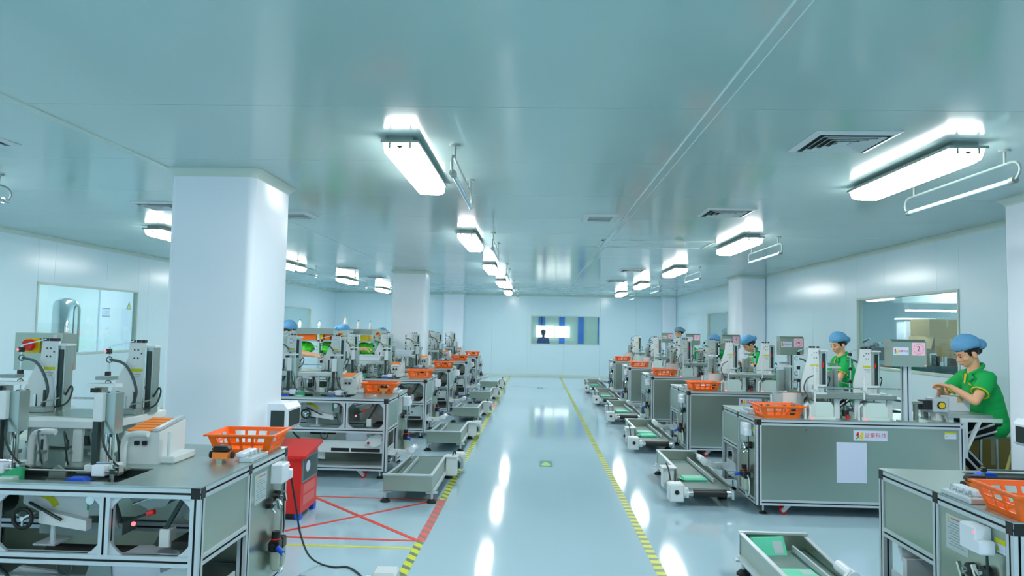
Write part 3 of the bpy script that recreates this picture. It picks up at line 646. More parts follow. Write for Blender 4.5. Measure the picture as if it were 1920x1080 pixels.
        P('hopper_lamp', MB().ball((cx-s*0.10, 1.02, TZ+0.012), 0.009, 8, 6), m_led)
        P('small_motor', MB().cyl((cx+0.20, 0.86, TZ+0.003), (cx+0.20, 0.86, 0.86), 0.028, n=14).cyl((cx+0.20, 0.86, 0.86), (cx+0.20, 0.86, 0.90), 0.018, n=12, m=1).box(cx+0.165, cx+0.235, 0.83, 0.89, TZ+0.003, TZ+0.02, 1), [m_dkm, m_greym])
        if cx < -0.9: P('red_button', MB().cyl((cx+0.20, 0.90, TZ+0.003), (cx+0.20, 0.90, 0.825), 0.014, n=10), m_red)
    for k in range(6):
        xk = -0.62-0.13*k; P('hose', MB().tube(smooth([(xk, 0.42, 0.90+0.03*(k % 2)), (xk+0.02, 0.36, 0.96), (xk+0.05, 0.33, 0.90), (xk+0.04, 0.36, 0.83), (xk+0.02, 0.40, TZ+0.004)]), 0.004, 6), m_hose if k % 2 else m_cable)
        P('nozzle', MB().cyl((xk, 0.42, TZ+0.003), (xk, 0.42, 0.86), 0.011, n=10).cyl((xk, 0.42, 0.86), (xk, 0.42, 0.91), 0.006, n=8, m=1).box(xk-0.018, xk+0.018, 0.405, 0.435, 0.84, 0.855, 2), [m_chrome, m_dkm, m_greym])
    P('sensor_rail', MB().cyl((-1.5, 0.13, 0.822), (-0.45, 0.13, 0.822), 0.0045, n=8), m_greym)
    for xk in (-1.48, -0.9, -0.47): P('rail_stand', MB().cyl((xk, 0.13, 0.76 if -1.6 < xk < -0.42 else TZ), (xk, 0.13, 0.835), 0.007, n=8).box(xk-0.01, xk+0.01, 0.12, 0.14, 0.812, 0.832, 1), [m_greym, m_dkm])
    P('green_guide', MB().prism([(-0.98, 0.754), (-0.98, 0.80), (-0.90, 0.835), (-0.87, 0.835), (-0.87, 0.754)], 'y', 0.10, 0.12).box(-0.95, -0.88, 0.06, 0.10, 0.754, 0.80, 1), [m_green, m_acry])
    # deck back fence and hose bundle
    P('deck_fence', MB().box(-1.45, -1.32, 0.5, 0.9, 0.93, 0.95).cyl((-1.40, 0.88, TZ), (-1.40, 0.88, 0.94), 0.02, n=10), m_greym)
    P('cross_rod', MB().cyl((-1.3, 0.965, 1.055), (-0.9 if hand > 0 else -0.5, 0.965, 1.055), 0.006, n=8), m_chrome)
    for x in ((-1.28, -0.93) if hand > 0 else (-1.28, -0.93, -0.52)): P('rod_stand', MB().cyl((x, 0.965, 0.96 if x < -0.56 else TZ), (x, 0.965, 1.24 if x > -0.93 else 1.15), 0.009, n=8).box(x-0.016, x+0.016, 0.945, 0.985, 1.04, 1.07), m_whitep)
    if hand < 0: P('air_hose', MB().tube(smooth([(-0.52, 0.96, 1.16), (-0.46, 0.95, 1.12), (-0.44, 0.94, 1.04), (-0.48, 0.93, 0.96), (-0.5, 0.9, TZ+0.003)]), 0.006, 6), m_hose)
    # --- label magazine with orange sheets
    mo = -0.1 if hand > 0 else 0.0
    mg = P('label_magazine', MB().prism([(0.46, TZ+0.003), (0.46, 0.95), (0.72, 0.985), (0.72, TZ+0.003)], 'x', mo-0.52, mo-0.34), m_whitep)
    for k in range(5): obj('orange_sheet', MB().prism([(0.47+0.05*k, 0.9535+0.0067*k), (0.507+0.05*k, 0.9585+0.0067*k), (0.507+0.05*k, 0.9645+0.0067*k), (0.47+0.05*k, 0.9595+0.0067*k)], 'x', mo-0.515, mo-0.375), m_opaper, mg)
    obj('edge_bar', MB().bar((mo-0.36, 0.455, 0.962), (mo-0.36, 0.725, 0.998), 0.025, 0.014), m_alu, mg)
    for xf in (-0.46, -0.42): obj('fitting', MB().box(mo+xf, mo+xf+0.02, 0.445, 0.46, 0.887, 0.907), m_black, mg)
    P('magazine_foot', MB().box(mo-0.35, mo-0.27, 0.48, 0.70, TZ+0.003, 0.83, 0, 0.006).cyl((mo-0.31, 0.5, 0.83), (mo-0.31, 0.5, 0.95), 0.01, n=8), m_whitep)
    # --- control box on its post
    px, py = (-1.44 if hand > 0 else -1.25), 1.02
    bz, bt = (1.21, 1.425) if hand > 0 else (1.25, 1.475)
    P('box_post', MB().profile('z', TZ+0.003, bz, px, py, 0.03), PROF)
    P('post_base', MB().box(px-0.06, px+0.06, py-0.05, py+0.035, TZ+0.003, TZ+0.012), m_steel)
    cb = P('control_box', MB().prism([(py-0.07, bz), (py+0.06, bz), (py+0.06, bt-0.02), (py+0.03, bt), (py-0.07, bt)], 'x', px-0.14, px+0.14), m_steel)
    if hand > 0:
        kx = px-0.03
        obj('yellow_backplate', MB().box(kx-0.042, kx+0.042, py-0.082, py-0.07, 1.31, 1.395, 0, 0.003), m_yellow, cb)
        obj('emergency_knob', MB().cyl((kx, py-0.082, 1.357), (kx, py-0.10, 1.357), 0.022, n=16).cyl((kx, py-0.10, 1.357), (kx, py-0.125, 1.357), 0.034, 0.031, n=20), m_red, cb)
        obj('white_sticker', MB().box(px+0.085, px+0.11, py-0.0712, py-0.07, 1.33, 1.415).box(px+0.09, px+0.105, py-0.0716, py-0.0712, 1.37, 1.41, 1), [m_paper, m_pink], cb)
    else:
        y = py+0.06
        lg = MB().box(px+0.005, px+0.13, y, y+0.0012, 1.345, 1.41)
        logo(lg, (px+0.13, y+0.0012, 1.3775), (-1, 0, 0), (0, 0, 1), 0.125, 0.065)
        obj('logo_sticker', lg, [m_paper, m_red, m_green, m_yellow, m_redink], cb)
        obj('indicator_lamp', MB().ball((px-0.13, y, 1.262), 0.005, 8, 6), m_led, cb)
    # --- end panel fittings
    nt = MB().box(-0.006, -0.0045, 0.605, 0.765, 0.565, 0.715)
    for k in range(9): nt.box(-0.0045, -0.004, 0.625+0.012*(k % 2), 0.745-0.02*(k % 3), 0.585+0.012*k, 0.588+0.012*k, 1)
    nt.box(-0.0045, -0.004, 0.645, 0.74, 0.698, 0.703, 3).prism([(0.615, 0.69), (0.635, 0.69), (0.625, 0.71)], 'x', -0.0045, -0.004, 2)
    P('notice_sheet', nt, [m_notice, m_greym, m_yellow, m_redink])
    pb = P('power_box', MB().box(-0.006, 0.062, 0.815, 0.925, 0.63, 0.735, 0, 0.006).box(0.005, 0.07, 0.925, 0.965, 0.635, 0.69, 0, 0.006), m_plastic)
    obj('indicator_lamp', MB().ball((0.062, 0.915, 0.715), 0.006, 8, 6), m_led, pb)
    P('warning_label', MB().box(-0.006, -0.0045, 0.94, 1.005, 0.685, 0.705).box(-0.006, -0.0048, 0.94, 1.005, 0.65, 0.685, 1).prism([(0.947, 0.657), (0.969, 0.657), (0.958, 0.678)], 'x', -0.0048, -0.004, 0), [m_ylab, m_paper])
    for y, z in ((0.80, 0.53), (0.90, 0.55)):
        g = P('valve_dial', MB().cyl((-0.006, y, z), (0.02, y, z), 0.03, 0.027, n=18).cyl((0.02, y, z), (0.045, y, z), 0.012, n=12, m=1).obox((0.05, y, z), (0.014, 0.014, 0.06), Matrix.Rotation(0.5, 3, 'X'), 1), [m_black, m_chrome])
        obj('hose_nipple', MB().cyl((0.012, y+0.02, z-0.03), (0.03, y+0.02, z-0.055), 0.009, n=8), m_chrome, g)
    rg = P('air_regulator', MB().box(0.005, 0.06, 0.80, 0.86, 0.27, 0.33, 0, 0.006).box(0.005, 0.06, 0.87, 0.93, 0.27, 0.33, 0, 0.006).cyl((0.03, 0.78, 0.30), (0.03, 0.80, 0.30), 0.015, n=10), m_black)
    obj('regulator_knob', MB().cyl((0.032, 0.83, 0.33), (0.032, 0.83, 0.375), 0.022, n=12).torus((0.032, 0.83, 0.335), (0, 0, 1), 0.023, 0.004, 14, 6, 1), [m_black, m_red], rg)
    obj('blue_fitting', MB().cyl((0.055, 0.80, 0.295), (0.095, 0.775, 0.275), 0.014, n=10).cyl((0.095, 0.775, 0.275), (0.105, 0.77, 0.27), 0.009, n=8, m=1), [m_blue, m_chrome], rg)
    for y in (0.83, 0.90): obj('clear_cup', MB().lathe((0.032, y, 0), [(0.012, 0.165), (0.024, 0.175), (0.026, 0.27)], 14), m_cup, rg)
    obj('side_hose', MB().tube(smooth([(0.032, 0.93, 0.30), (0.032, 0.97, 0.27), (0.032, 0.985, 0.2), (0.032, 0.95, 0.14), (0.032, 0.90, 0.13), (0.032, 0.88, 0.165)]), 0.006, 8), m_acry, rg)
    P('regulator_bracket', MB().box(-0.006, 0.006, 0.79, 0.94, 0.28, 0.32), m_greym)
    P('power_cable', MB().tube(smooth([(0.03, 0.945, 0.64), (0.028, 0.947, 0.5), (0.03, 0.955, 0.38), (0.03, 0.95, 0.335)]), 0.005, 6), m_cable)
    # --- transfer clamp strip and stamp along the aisle edge of the table
    P('clamp_strip', MB().box(-0.075, -0.008, 0.56, 0.78, TZ+0.003, 0.815, 0, 0.003), m_alu)
    P('clamp_bar', MB().box(-0.10, -0.055, 0.57, 0.74, 0.815, 0.838, 0, 0.005), m_plastic)
    for k in range(4): P('clamp_screw', MB().cyl((-0.035, 0.60+0.045*k, 0.815), (-0.035, 0.60+0.045*k, 0.84), 0.005, n=8).cyl((-0.035, 0.60+0.045*k, 0.815), (-0.035, 0.60+0.045*k, 0.822), 0.011, n=8), m_chrome)
    P('stamp_handle', MB().box(-0.21, -0.12, 0.53, 0.59, 0.845, 0.875, 0, 0.012), m_black)
    P('stamp_base', MB().box(-0.205, -0.125, 0.535, 0.585, 0.812, 0.845).cyl((-0.215, 0.56, 0.83), (-0.225, 0.56, 0.83), 0.018, n=10, m=1).cyl((-0.115, 0.56, 0.83), (-0.105, 0.56, 0.83), 0.018, n=10, m=1).box(-0.18, -0.15, 0.53, 0.59, TZ+0.003, 0.812, 2), [m_opaper, m_black, m_steel])
    # --- inside the open bays (y from 0.06 to 0.48)
    lu = P('unwinder_plate', MB().prism([(-0.905, 0.66), (-0.905, 0.745), (-0.60, 0.745), (-0.56, 0.70), (-0.60, 0.60), (-0.72, 0.575)], 'y', 0.17, 0.19), m_whitep)
    arc = [(-0.845+0.125*math.cos(a), 0.60+0.125*math.sin(a)) for a in [math.radians(100-12*i) for i in range(7)]] + [(-0.845+0.095*math.cos(a), 0.60+0.095*math.sin(a)) for a in [math.radians(28+12*i) for i in range(7)]]
    arc = [(x, min(z, 0.748)) for x, z in arc]
    obj('yellow_arc_label', MB().prism(arc, 'y', 0.168, 0.17), m_ylab, lu)
    hw = P('handwheel', MB().torus((-0.845, 0.09, 0.615), (0, 1, 0), 0.042, 0.009, 22, 8).cyl((-0.845, 0.08, 0.615), (-0.845, 0.165, 0.615), 0.011, n=10, m=1), [m_black, m_chrome])
    for k in range(3):
        a = 2.094*k+0.5; obj('spoke', MB().bar((-0.845, 0.09, 0.615), (-0.845+0.04*math.cos(a), 0.09, 0.615+0.04*math.sin(a)), 0.008), m_chrome, hw)
    P('gear_housing', MB().prism([(-0.80, 0.585), (-0.80, 0.64), (-0.70, 0.625), (-0.58, 0.60), (-0.58, 0.555)], 'y', 0.13, 0.17), m_whitep)
    P('drive_rod', MB().cyl((-0.86, 0.15, 0.67), (-0.69, 0.12, 0.605), 0.007, n=8), m_dkm)
    P('stand_post', MB().cyl((-0.75, 0.16, 0.495), (-0.75, 0.16, 0.60), 0.012, n=10).box(-0.80, -0.70, 0.1, 0.22, 0.495, 0.503), m_alu)
    P('valve_block', MB().box(-0.58, -0.52, 0.14, 0.24, 0.62, 0.745, 0, 0.004).cyl((-0.55, 0.1, 0.70), (-0.55, 0.14, 0.70), 0.02, n=10, m=1).box(-0.60, -0.58, 0.16, 0.2, 0.64, 0.74, 2), [m_greym, m_chrome, m_green])
    P('red_knob', MB().ball((-0.49, 0.11, 0.705), 0.014, 10, 7).cyl((-0.49, 0.11, 0.705), (-0.53, 0.14, 0.71), 0.005, n=6, m=1), [m_red, m_chrome])
    P('terminal_strip', MB().box(-0.475, -0.45, 0.06, 0.075, 0.53, 0.68).box(-0.472, -0.453, 0.058, 0.06, 0.535, 0.675, 1), [m_plastic, m_greym])
    P('slanted_cylinder', MB().cyl((-0.62, 0.3, 0.735), (-0.54, 0.3, 0.52), 0.035, n=14), m_greym)
    P('unwinder_motor', MB().cyl((-1.18, 0.25, 0.62), (-1.18, 0.42, 0.62), 0.07, n=16).box(-1.26, -1.10, 0.2, 0.25, 0.54, 0.70, 1), [m_dkm, m_whitep])
    P('slanted_plate', MB().prism([(-1.40, 0.70), (-1.36, 0.74), (-1.02, 0.60), (-1.06, 0.55)], 'y', 0.12, 0.135), m_whitep)
    P('feed_head', MB().prism([(-0.38, 0.735), (-0.36, 0.70), (-0.26, 0.66), (-0.20, 0.69), (-0.16, 0.745)], 'y', 0.1, 0.2).cyl((-0.36, 0.09, 0.72), (-0.24, 0.09, 0.745), 0.006, n=8, m=1).cyl((-0.34, 0.08, 0.695), (-0.22, 0.08, 0.735), 0.005, n=8, m=1), [m_greym, m_chrome])
    P('red_knob', MB().cyl((-0.27, 0.075, 0.655), (-0.24, 0.075, 0.665), 0.012, n=10).cyl((-0.36, 0.1, 0.62), (-0.27, 0.075, 0.655), 0.006, n=8, m=1), [m_red, m_dkm])
    P('indicator_lamp', MB().ball((-0.34, 0.09, 0.605), 0.010, 10, 7), m_led)
    P('diagonal_strut', MB().bar((-0.26, 0.14, 0.50), (-0.13, 0.14, 0.735), 0.018), m_dkm)
    P('feed_drum', MB().cyl((-0.12, 0.2, 0.665), (-0.12, 0.40, 0.665), 0.075, n=20), m_greym)
    P('bracket_block', MB().box(-0.24, -0.19, 0.12, 0.18, 0.495, 0.575, 0, 0.004), m_whitep)
    P('black_belt', MB().box(-0.17, -0.06, 0.1, 0.3, 0.495, 0.53), m_rubber); P('guide_beam', MB().box(-0.9, -0.5, 0.28, 0.40, 0.495, 0.55), m_greym)
    # lower bay
    P('base_beam', MB().box(-1.0, -0.07, 0.10, 0.14, 0.24, 0.36).box(-0.58, -0.40, 0.097, 0.10, 0.25, 0.285, 1).box(-0.38, -0.09, 0.097, 0.10, 0.25, 0.285, 1), [m_whitep, m_black])
    P('roll_cover', MB().prism([(-0.46, 0.36), (-0.46, 0.43), (-0.42, 0.45), (-0.27, 0.45), (-0.23, 0.42), (-0.22, 0.36)], 'y', 0.12, 0.30), m_plastic)
    P('swing_arm', MB().prism([(-0.24, 0.34), (-0.20, 0.40), (-0.10, 0.445), (-0.06, 0.41), (-0.08, 0.33), (-0.14, 0.30)], 'y', 0.07, 0.095).cyl((-0.10, 0.06, 0.40), (-0.10, 0.10, 0.40), 0.035, n=14).cyl((-0.20, 0.06, 0.345), (-0.20, 0.1, 0.345), 0.014, n=10, m=1), [m_whitep, m_chrome])
    P('web_plate', MB().prism([(-0.56, 0.36), (-0.53, 0.46), (-0.45, 0.46), (-0.44, 0.36)], 'y', 0.11, 0.12), m_greym)
    P('drive_bracket', MB().prism([(-1.02, 0.18), (-1.02, 0.30), (-0.90, 0.38), (-0.72, 0.36), (-0.66, 0.22), (-0.66, 0.16)], 'y', 0.16, 0.18).cyl((-0.92, 0.15, 0.30), (-0.92, 0.18, 0.30), 0.03, n=14).cyl((-0.74, 0.15, 0.25), (-0.74, 0.18, 0.25), 0.03, n=14), m_whitep)
    P('hose_coil', MB().torus((-0.66, 0.12, 0.40), (0, 1, 0), 0.035, 0.006, 18, 6), m_hose)
    P('drive_motor', MB().cyl((-1.25, 0.15, 0.25), (-1.25, 0.36, 0.25), 0.08, n=18).cyl((-1.25, 0.12, 0.25), (-1.25, 0.15, 0.25), 0.05, n=14, m=1), [m_dkm, m_greym])
    P('dark_roller', MB().cyl((-0.85, 0.28, 0.42), (-0.30, 0.28, 0.42), 0.03, n=12), m_rubber)
    P('bay_cable', MB().tube(smooth([(-1.0, 0.1, 0.46), (-0.93, 0.08, 0.40), (-0.90, 0.09, 0.36), (-0.95, 0.1, 0.30), (-1.05, 0.12, 0.25)]), 0.008, 6), m_cable)
    # discharge arm reaching over the belt
    P('discharge_plate', MB().prism([(0.0, 0.195), (0.0, 0.275), (0.14, 0.262), (0.17, 0.232), (0.125, 0.21)], 'y', 0.18, 0.20).cyl((0.06, 0.17, 0.235), (0.06, 0.21, 0.235), 0.014, n=10, m=1), [m_whitep, m_chrome])
    P('discharge_arm', MB().prism([(0.10, 0.22), (0.12, 0.26), (0.25, 0.325), (0.28, 0.29), (0.24, 0.245)], 'y', 0.205, 0.225), m_whitep)
    P('white_roller', MB().cyl((0.235, 0.05, 0.29), (0.235, 0.235, 0.29), 0.03, n=16), m_plastic)
    P('transfer_shelf', MB().box(-0.02, 0.06, 0.1, 0.42, 0.225, 0.235).box(-0.02, -0.012, 0.1, 0.42, 0.235, 0.30), m_alu)
    # outfeed shelf at the far end with its gear motor
    P('gear_motor', MB().box(-ML+0.03, -ML+0.16, 0.78, 0.90, 0.86, 0.985, 0, 0.008).box(-ML+0.04, -ML+0.15, 0.765, 0.78, 0.87, 0.975, 1).box(-ML+0.16, -ML+0.24, 0.8, 0.88, 0.88, 0.96, 2), [m_alu, m_greym, m_black])
    P('gear_shaft_cap', MB().cyl((-ML+0.095, 0.90, 0.922), (-ML+0.095, 0.908, 0.922), 0.034, n=18, m=1).cyl((-ML+0.095, 0.908, 0.922), (-ML+0.095, 0.914, 0.922), 0.025, n=16), [m_yellow, m_black])
    P('motor_stand', MB().box(-ML+0.06, -ML+0.13, 0.8, 0.88, TZ+0.003, 0.86), m_whitep)
    P('outfeed_shelf', MB().box(-ML-0.27, -ML+0.1, 0.50, 1.0, 0.842, 0.858).box(-ML-0.27, -ML+0.1, 0.985, 1.0, 0.83, 0.842), m_steelt)
    P('shelf_support', MB().box(-ML+0.04, -ML+0.08, 0.55, 0.60, TZ+0.003, 0.842).box(-ML+0.04, -ML+0.08, 0.93, 0.98, TZ+0.003, 0.842), m_whitep)
    for y in (0.55, 1.0):
        P('shelf_bracket', MB().box(-ML-0.055, -ML-0.004, y-0.012, y+0.012, 0.50, 0.83).box(-ML-(0.34 if y > 0.9 else 0.25), -ML-0.055, y-0.012, y+0.012, 0.80, 0.83).bar((-ML-0.05, y, 0.58), (-ML-0.16, y, 0.81), 0.034, 0.02), m_whitep)
    return t
def smooth(pts, k=5):
    pts = [Vector(p) for p in pts]; out = []
    P = [pts[0]*2-pts[1]] + pts + [pts[-1]*2-pts[-2]]
    for i in range(1, len(P)-2):
        a, b, c, d = P[i-1:i+3]
        for j in range(k):
            t = j/k; out.append(0.5*((2*b)+(c-a)*t+(2*a-5*b+4*c-d)*t*t+(3*b-a-3*c+d)*t**3))
    return out+[pts[-1]]
def logo(mb, o, r, u, w, hh):
    """maker's mark: red and green leaf with a yellow sail, four red characters; o = left middle of the sticker"""
    o = Vector(o); r = Vector(r); u = Vector(u); n = r.cross(u)
    def poly(pts, m): mb.add([o + r*x*w + u*z*hh + n*0.0007 for x, z in pts], [tuple(range(len(pts)))], m)
    poly([(0.07, -0.05), (0.10, 0.30), (0.15, 0.33), (0.165, 0.05), (0.12, -0.12)], 1)
    poly([(0.045, -0.30), (0.09, -0.36), (0.16, -0.20), (0.20, 0.05), (0.13, -0.10), (0.09, -0.22)], 2)
    poly([(0.15, -0.34), (0.285, -0.34), (0.285, 0.30), (0.24, 0.34), (0.21, 0.16), (0.19, -0.10)], 3)
    mb.text('益豪科技', w*0.165, o+r*w*0.645, r, u, 4, 0.0008)
mL = machine(1); mR = machine(-1)
LY = [3.02, 6.91, 9.52, 12.02, 14.95, 17.65]; LX = [-1.428, -1.436, -1.46, -1.45, -1.44, -1.44]
RY = [2.81, 5.96, 8.62, 11.25, 13.95, 16.65]; RXp = 1.85
nth = ['nearest', 'second', 'third', 'fourth', 'fifth', 'sixth']
ML_lab = ['open framed packing machine nearest on the left, orange basket and red knob on top', 'open framed packing machine standing just behind the red cabinet', 'third open framed packing machine on the left of the aisle', 'fourth open framed packing machine on the left of the aisle', 'fifth open framed packing machine on the left of the aisle', 'sixth and farthest open framed packing machine left of the aisle']
MR_lab = ['nearest right hand packing machine, cut off by the right edge of the picture', 'steel panelled packing machine with a white sheet on its side, box sign reading two', 'steel panelled packing machine with box sign turned sideways reading three', 'steel panelled packing machine with box sign reading four, third woman behind', 'fifth steel panelled packing machine on the right, box sign reading five', 'farthest steel panelled packing machine on the right, box sign reading six']
for i in range(6):
    if i == 0: mL['label'] = ML_lab[0]; mL.location = (LX[0], LY[0], 0)
    else: dup(mL, ML_lab[i], (LX[i], LY[i], 0))
MR = []
for i in range(6):
    loc = (RXp, RY[i]+MD, 0)
    if i == 0: mR['label'] = MR_lab[0]; mR.location = loc; mR.rotation_euler = (0, 0, math.pi); MR.append(mR)
    else: MR.append(dup(mR, MR_lab[i], loc, math.pi))
for c in list(mR.children):
    if c.name.startswith(('label_magazine', 'magazine_foot', 'actuator', 'bent_tube', 'sensor_box', 'air_hose', 'cable', 'deck', 'tower', 'guide_', 'hopper', 'feeder', 'small_motor', 'red_button', 'applicator', 'clamp_block', 'rod_stand', 'cross_rod')): c.location.x -= 0.32
# numbered pink sheets and stickers on the closed sides
for i, o in enumerate(MR):
    cb = [c for c in o.children if c.name.startswith('control_box')][0]
    if i > 0:
        px, y = -1.25, 1.02+0.06; up = i != 2
        mb = MB().box(px-0.128, px-0.023, y, y+0.0012, 1.345, 1.45)
        c = (px-0.0755, y+0.0012, 1.3975)
        rr = (-1, 0, 0) if up else (0, 0, 1); uu = (0, 0, 1) if up else (1, 0, 0)
        N = 36; ring = []
        for k in range(N):
            a = 2*math.pi*k/N; ring += [(c[0]+math.cos(a)*0.042, c[1]+0.0004, c[2]+math.sin(a)*0.042), (c[0]+math.cos(a)*0.0395, c[1]+0.0004, c[2]+math.sin(a)*0.0395)]
        mb.add(ring, [(2*k, 2*k+1, (2*k+3) % (2*N), (2*k+2) % (2*N)) for k in range(N)], 2)
        mb.text(str(i+1), 0.062, c, rr, uu, 1)
        obj('number_sheet', mb, [m_pink, m_ink, m_redink], cb)
    y = MD-0.006
    if i in (1, 2):
        x0 = -0.80 if i == 1 else -0.62
        mb = MB().box(x0-0.275, x0, y, y+0.0015, 0.632, 0.715); logo(mb, (x0, y+0.0015, 0.6735), (-1, 0, 0), (0, 0, 1), 0.275, 0.083)
        obj('logo_plate', mb, [m_paper, m_red, m_green, m_yellow, m_redink], o)
    if i == 1:
        obj('white_sheet', MB().box(-0.905, -0.66, y, y+0.0015, 0.285, 0.615), m_paper, o)
        obj('caution_sticker', MB().box(-1.655+0.02, -1.54, y, y+0.0015, 0.70, 0.715).box(-1.635, -1.54, y, y+0.0013, 0.662, 0.70, 1).ball((-1.555, y+0.001, 0.682), (0.008, 0.001, 0.008), 8, 6, 0), [m_ylab, m_paper], o)
        obj('panel_latch', MB().cyl((-0.41, y, 0.71), (-0.41, y+0.008, 0.71), 0.009, n=12), m_chrome, o)

# ================================================================ BELT CONVEYORS (local: belt runs +y, closed end plate at y=0, motor on the +x side)
def conveyor():
    t = thing('belt_conveyor', 'PROTO', 'conveyor', (0, 0, 0), 0, 'small belt conveyors beside the machines')
    w, L = 0.40, 1.38
    P = lambda nm, mb, m: obj(nm, mb, m, t)
    P('end_plate_lip', MB().box(-0.014, w+0.014, -0.032, 0.0, 0.238, 0.25), m_alu)
    P('end_plate', MB().box(-0.01, w+0.01, -0.012, 0.0, 0.105, 0.238), m_steel)
    P('side_wall', MB().prism([(0.0, 0.09), (0.0, 0.24), (0.95, 0.24), (1.0, 0.20), (1.0, 0.09)], 'x', w-0.006, w+0.006), m_steel)
    P('side_wall', MB().prism([(0.0, 0.09), (0.0, 0.225), (0.55, 0.19), (L-0.1, 0.175), (L, 0.15), (L, 0.09)], 'x', -0.006, 0.006), m_steel)
    P('wall_lip', MB().box(w-0.012, w+0.014, 0.0, 0.95, 0.238, 0.246), m_alu)
    P('wall_lip', MB().bar((0, 0, 0.228), (0, 0.55, 0.193), 0.024, 0.008).bar((0, 0.55, 0.193), (0, L-0.1, 0.178), 0.024, 0.008), m_alu)
    P('belt', MB().box(0.012, w-0.012, 0.02, L-0.02, 0.14, 0.15).cyl((0.012, 0.03, 0.125), (w-0.012, 0.03, 0.125), 0.025, n=14), m_belt)
    P('guide_rail', MB().bar((0.10, 0.05, 0.175), (0.10, L-0.25, 0.175), 0.012, 0.03), m_alu)
    P('end_roller', MB().cyl((0.05, L, 0.118), (w-0.06, L, 0.118), 0.032, n=16), m_black)
    P('roller_sleeve', MB().cyl((0.01, L, 0.118), (0.05, L, 0.118), 0.033, n=16), m_chrome)
    P('roller_sleeve', MB().cyl((w-0.06, L, 0.118), (w-0.02, L, 0.118), 0.033, n=16), m_chrome)
    P('roller_bracket', MB().box(-0.006, 0.01, L-0.12, L+0.04, 0.075, 0.15), m_alu)
    P('roller_bracket', MB().box(w-0.02, w+0.0, L-0.10, L+0.04, 0.08, 0.15), m_alu)
    g = P('gear_box', MB().box(w+0.02, w+0.15, L-0.07, L+0.06, 0.045, 0.20, 0, 0.012).cyl((w-0.02, L, 0.118), (w+0.02, L, 0.118), 0.045, n=14), m_whitep)
    obj('shaft_bore', MB().cyl((w+0.085, L+0.06, 0.13), (w+0.085, L+0.064, 0.13), 0.02, n=14), m_black, g)
    P('drive_motor', MB().cyl((w+0.085, L-0.07, 0.12), (w+0.085, L-0.26, 0.12), 0.052, n=18).cyl((w+0.085, L-0.26, 0.12), (w+0.085, L-0.28, 0.12), 0.045, n=18, m=1), [m_greym, m_dkm])
    P('motor_cover', MB().box(w+0.012, w+0.12, L-0.52, L-0.42, 0.06, 0.24, 0, 0.006).box(w+0.005, w+0.13, L-0.54, L-0.40, 0.24, 0.25), m_whitep)
    P('motor_cable', MB().tube(smooth([(w+0.07, L-0.47, 0.25), (w+0.09, L-0.42, 0.29), (w+0.085, L-0.33, 0.25), (w+0.085, L-0.24, 0.17)]), 0.007, 6), m_cable)
    P('frame_bar', MB().box(w+0.006, w+0.03, 0.02, 0.95, 0.09, 0.115), m_alu)
    for x, y in ((0.0, 0.04), (w, 0.04), (0.0, 1.05), (w+0.02, 1.05)):
        f = P('leg', MB().cyl((x, y, 0.03), (x, y, 0.105), 0.012, n=10).box(x-0.05, x+0.05, y-0.02, y+0.02, 0.082, 0.094), m_alu)
        obj('foot', MB().lathe((x, y, 0), [(0.042, 0.0), (0.042, 0.012), (0.016, 0.034)], 16), m_rubber, f)
    return t
cv = conveyor()
def packet(loc, rz, lab, tilt=0.0, size=(0.22, 0.15, 0.028)):
    a, b, c = size[0]/2, size[1]/2, size[2]
    t = thing('product_packet', lab, 'packet', loc, 0, 'mint green product packets'); t.rotation_euler = (tilt, 0, rz)
    mb = MB(); ring = []
    for z, f in ((0, 0.93), (c*0.5, 1.0), (c, 0.9)): ring += [(-a*f, -b*f, z), (a*f, -b*f, z), (a*f, b*f, z), (-a*f, b*f, z)]
    mb.add(ring, [(j*4+i, j*4+(i+1) % 4, (j+1)*4+(i+1) % 4, (j+1)*4+i) for j in (0, 1) for i in range(4)] + [(8, 9, 10, 11), (3, 2, 1, 0)])
    obj('wrapper', mb, m_packet, t)
    obj('printed_patch', MB().box(a*0.2, a*0.75, -b*0.4, b*0.6, c, c+0.0008), m_notice, t)
    obj('end_seal', MB().box(-a-0.012, -a*0.9, -b*0.9, b*0.9, c*0.45, c*0.55), m_packet, t)
    return t
CL = [(-1.265, 6.04), (-1.29, 8.58), (-1.29, 11.22), (-1.29, 14.1), (-1.29, 16.8), (-1.265, 2.44)]
CR = [(1.72, 4.55), (1.72, 7.58), (1.72, 10.2), (1.72, 12.85), (1.72, 15.55), (1.72, 18.3)]
cl = ['left belt conveyor nearest us in full view, its plate over the red lines', 'belt conveyor at the aisle end of the third left machine', 'belt conveyor at the aisle end of the fourth left machine', 'belt conveyor at the aisle end of the fifth left machine', 'farthest belt conveyor on the left of the aisle', 'belt conveyor at the nearest left machine, mostly below the picture']
cr = ['belt conveyor cut by the bottom edge, beside the nearest right machine', 'belt conveyor beside the machine with the white sheet, black roller towards us', 'third belt conveyor from us on the right, two mint packets on it', 'fourth belt conveyor from us on the right of the aisle', 'belt conveyor beside the fifth right machine', 'farthest belt conveyor on the right of the aisle']
for i, (x, y) in enumerate(CL):
    if i == 0: cv['label'] = cl[0]; cv.location = (x, y, 0)
    else: dup(cv, cl[i], (x, y, 0))
    if i < 5: packet((x+0.235, y+0.12, 0.151), 0.1*i, 'mint packet by the end plate of the %s left conveyor' % ['first', 'second', 'third', 'fourth', 'fifth'][i])
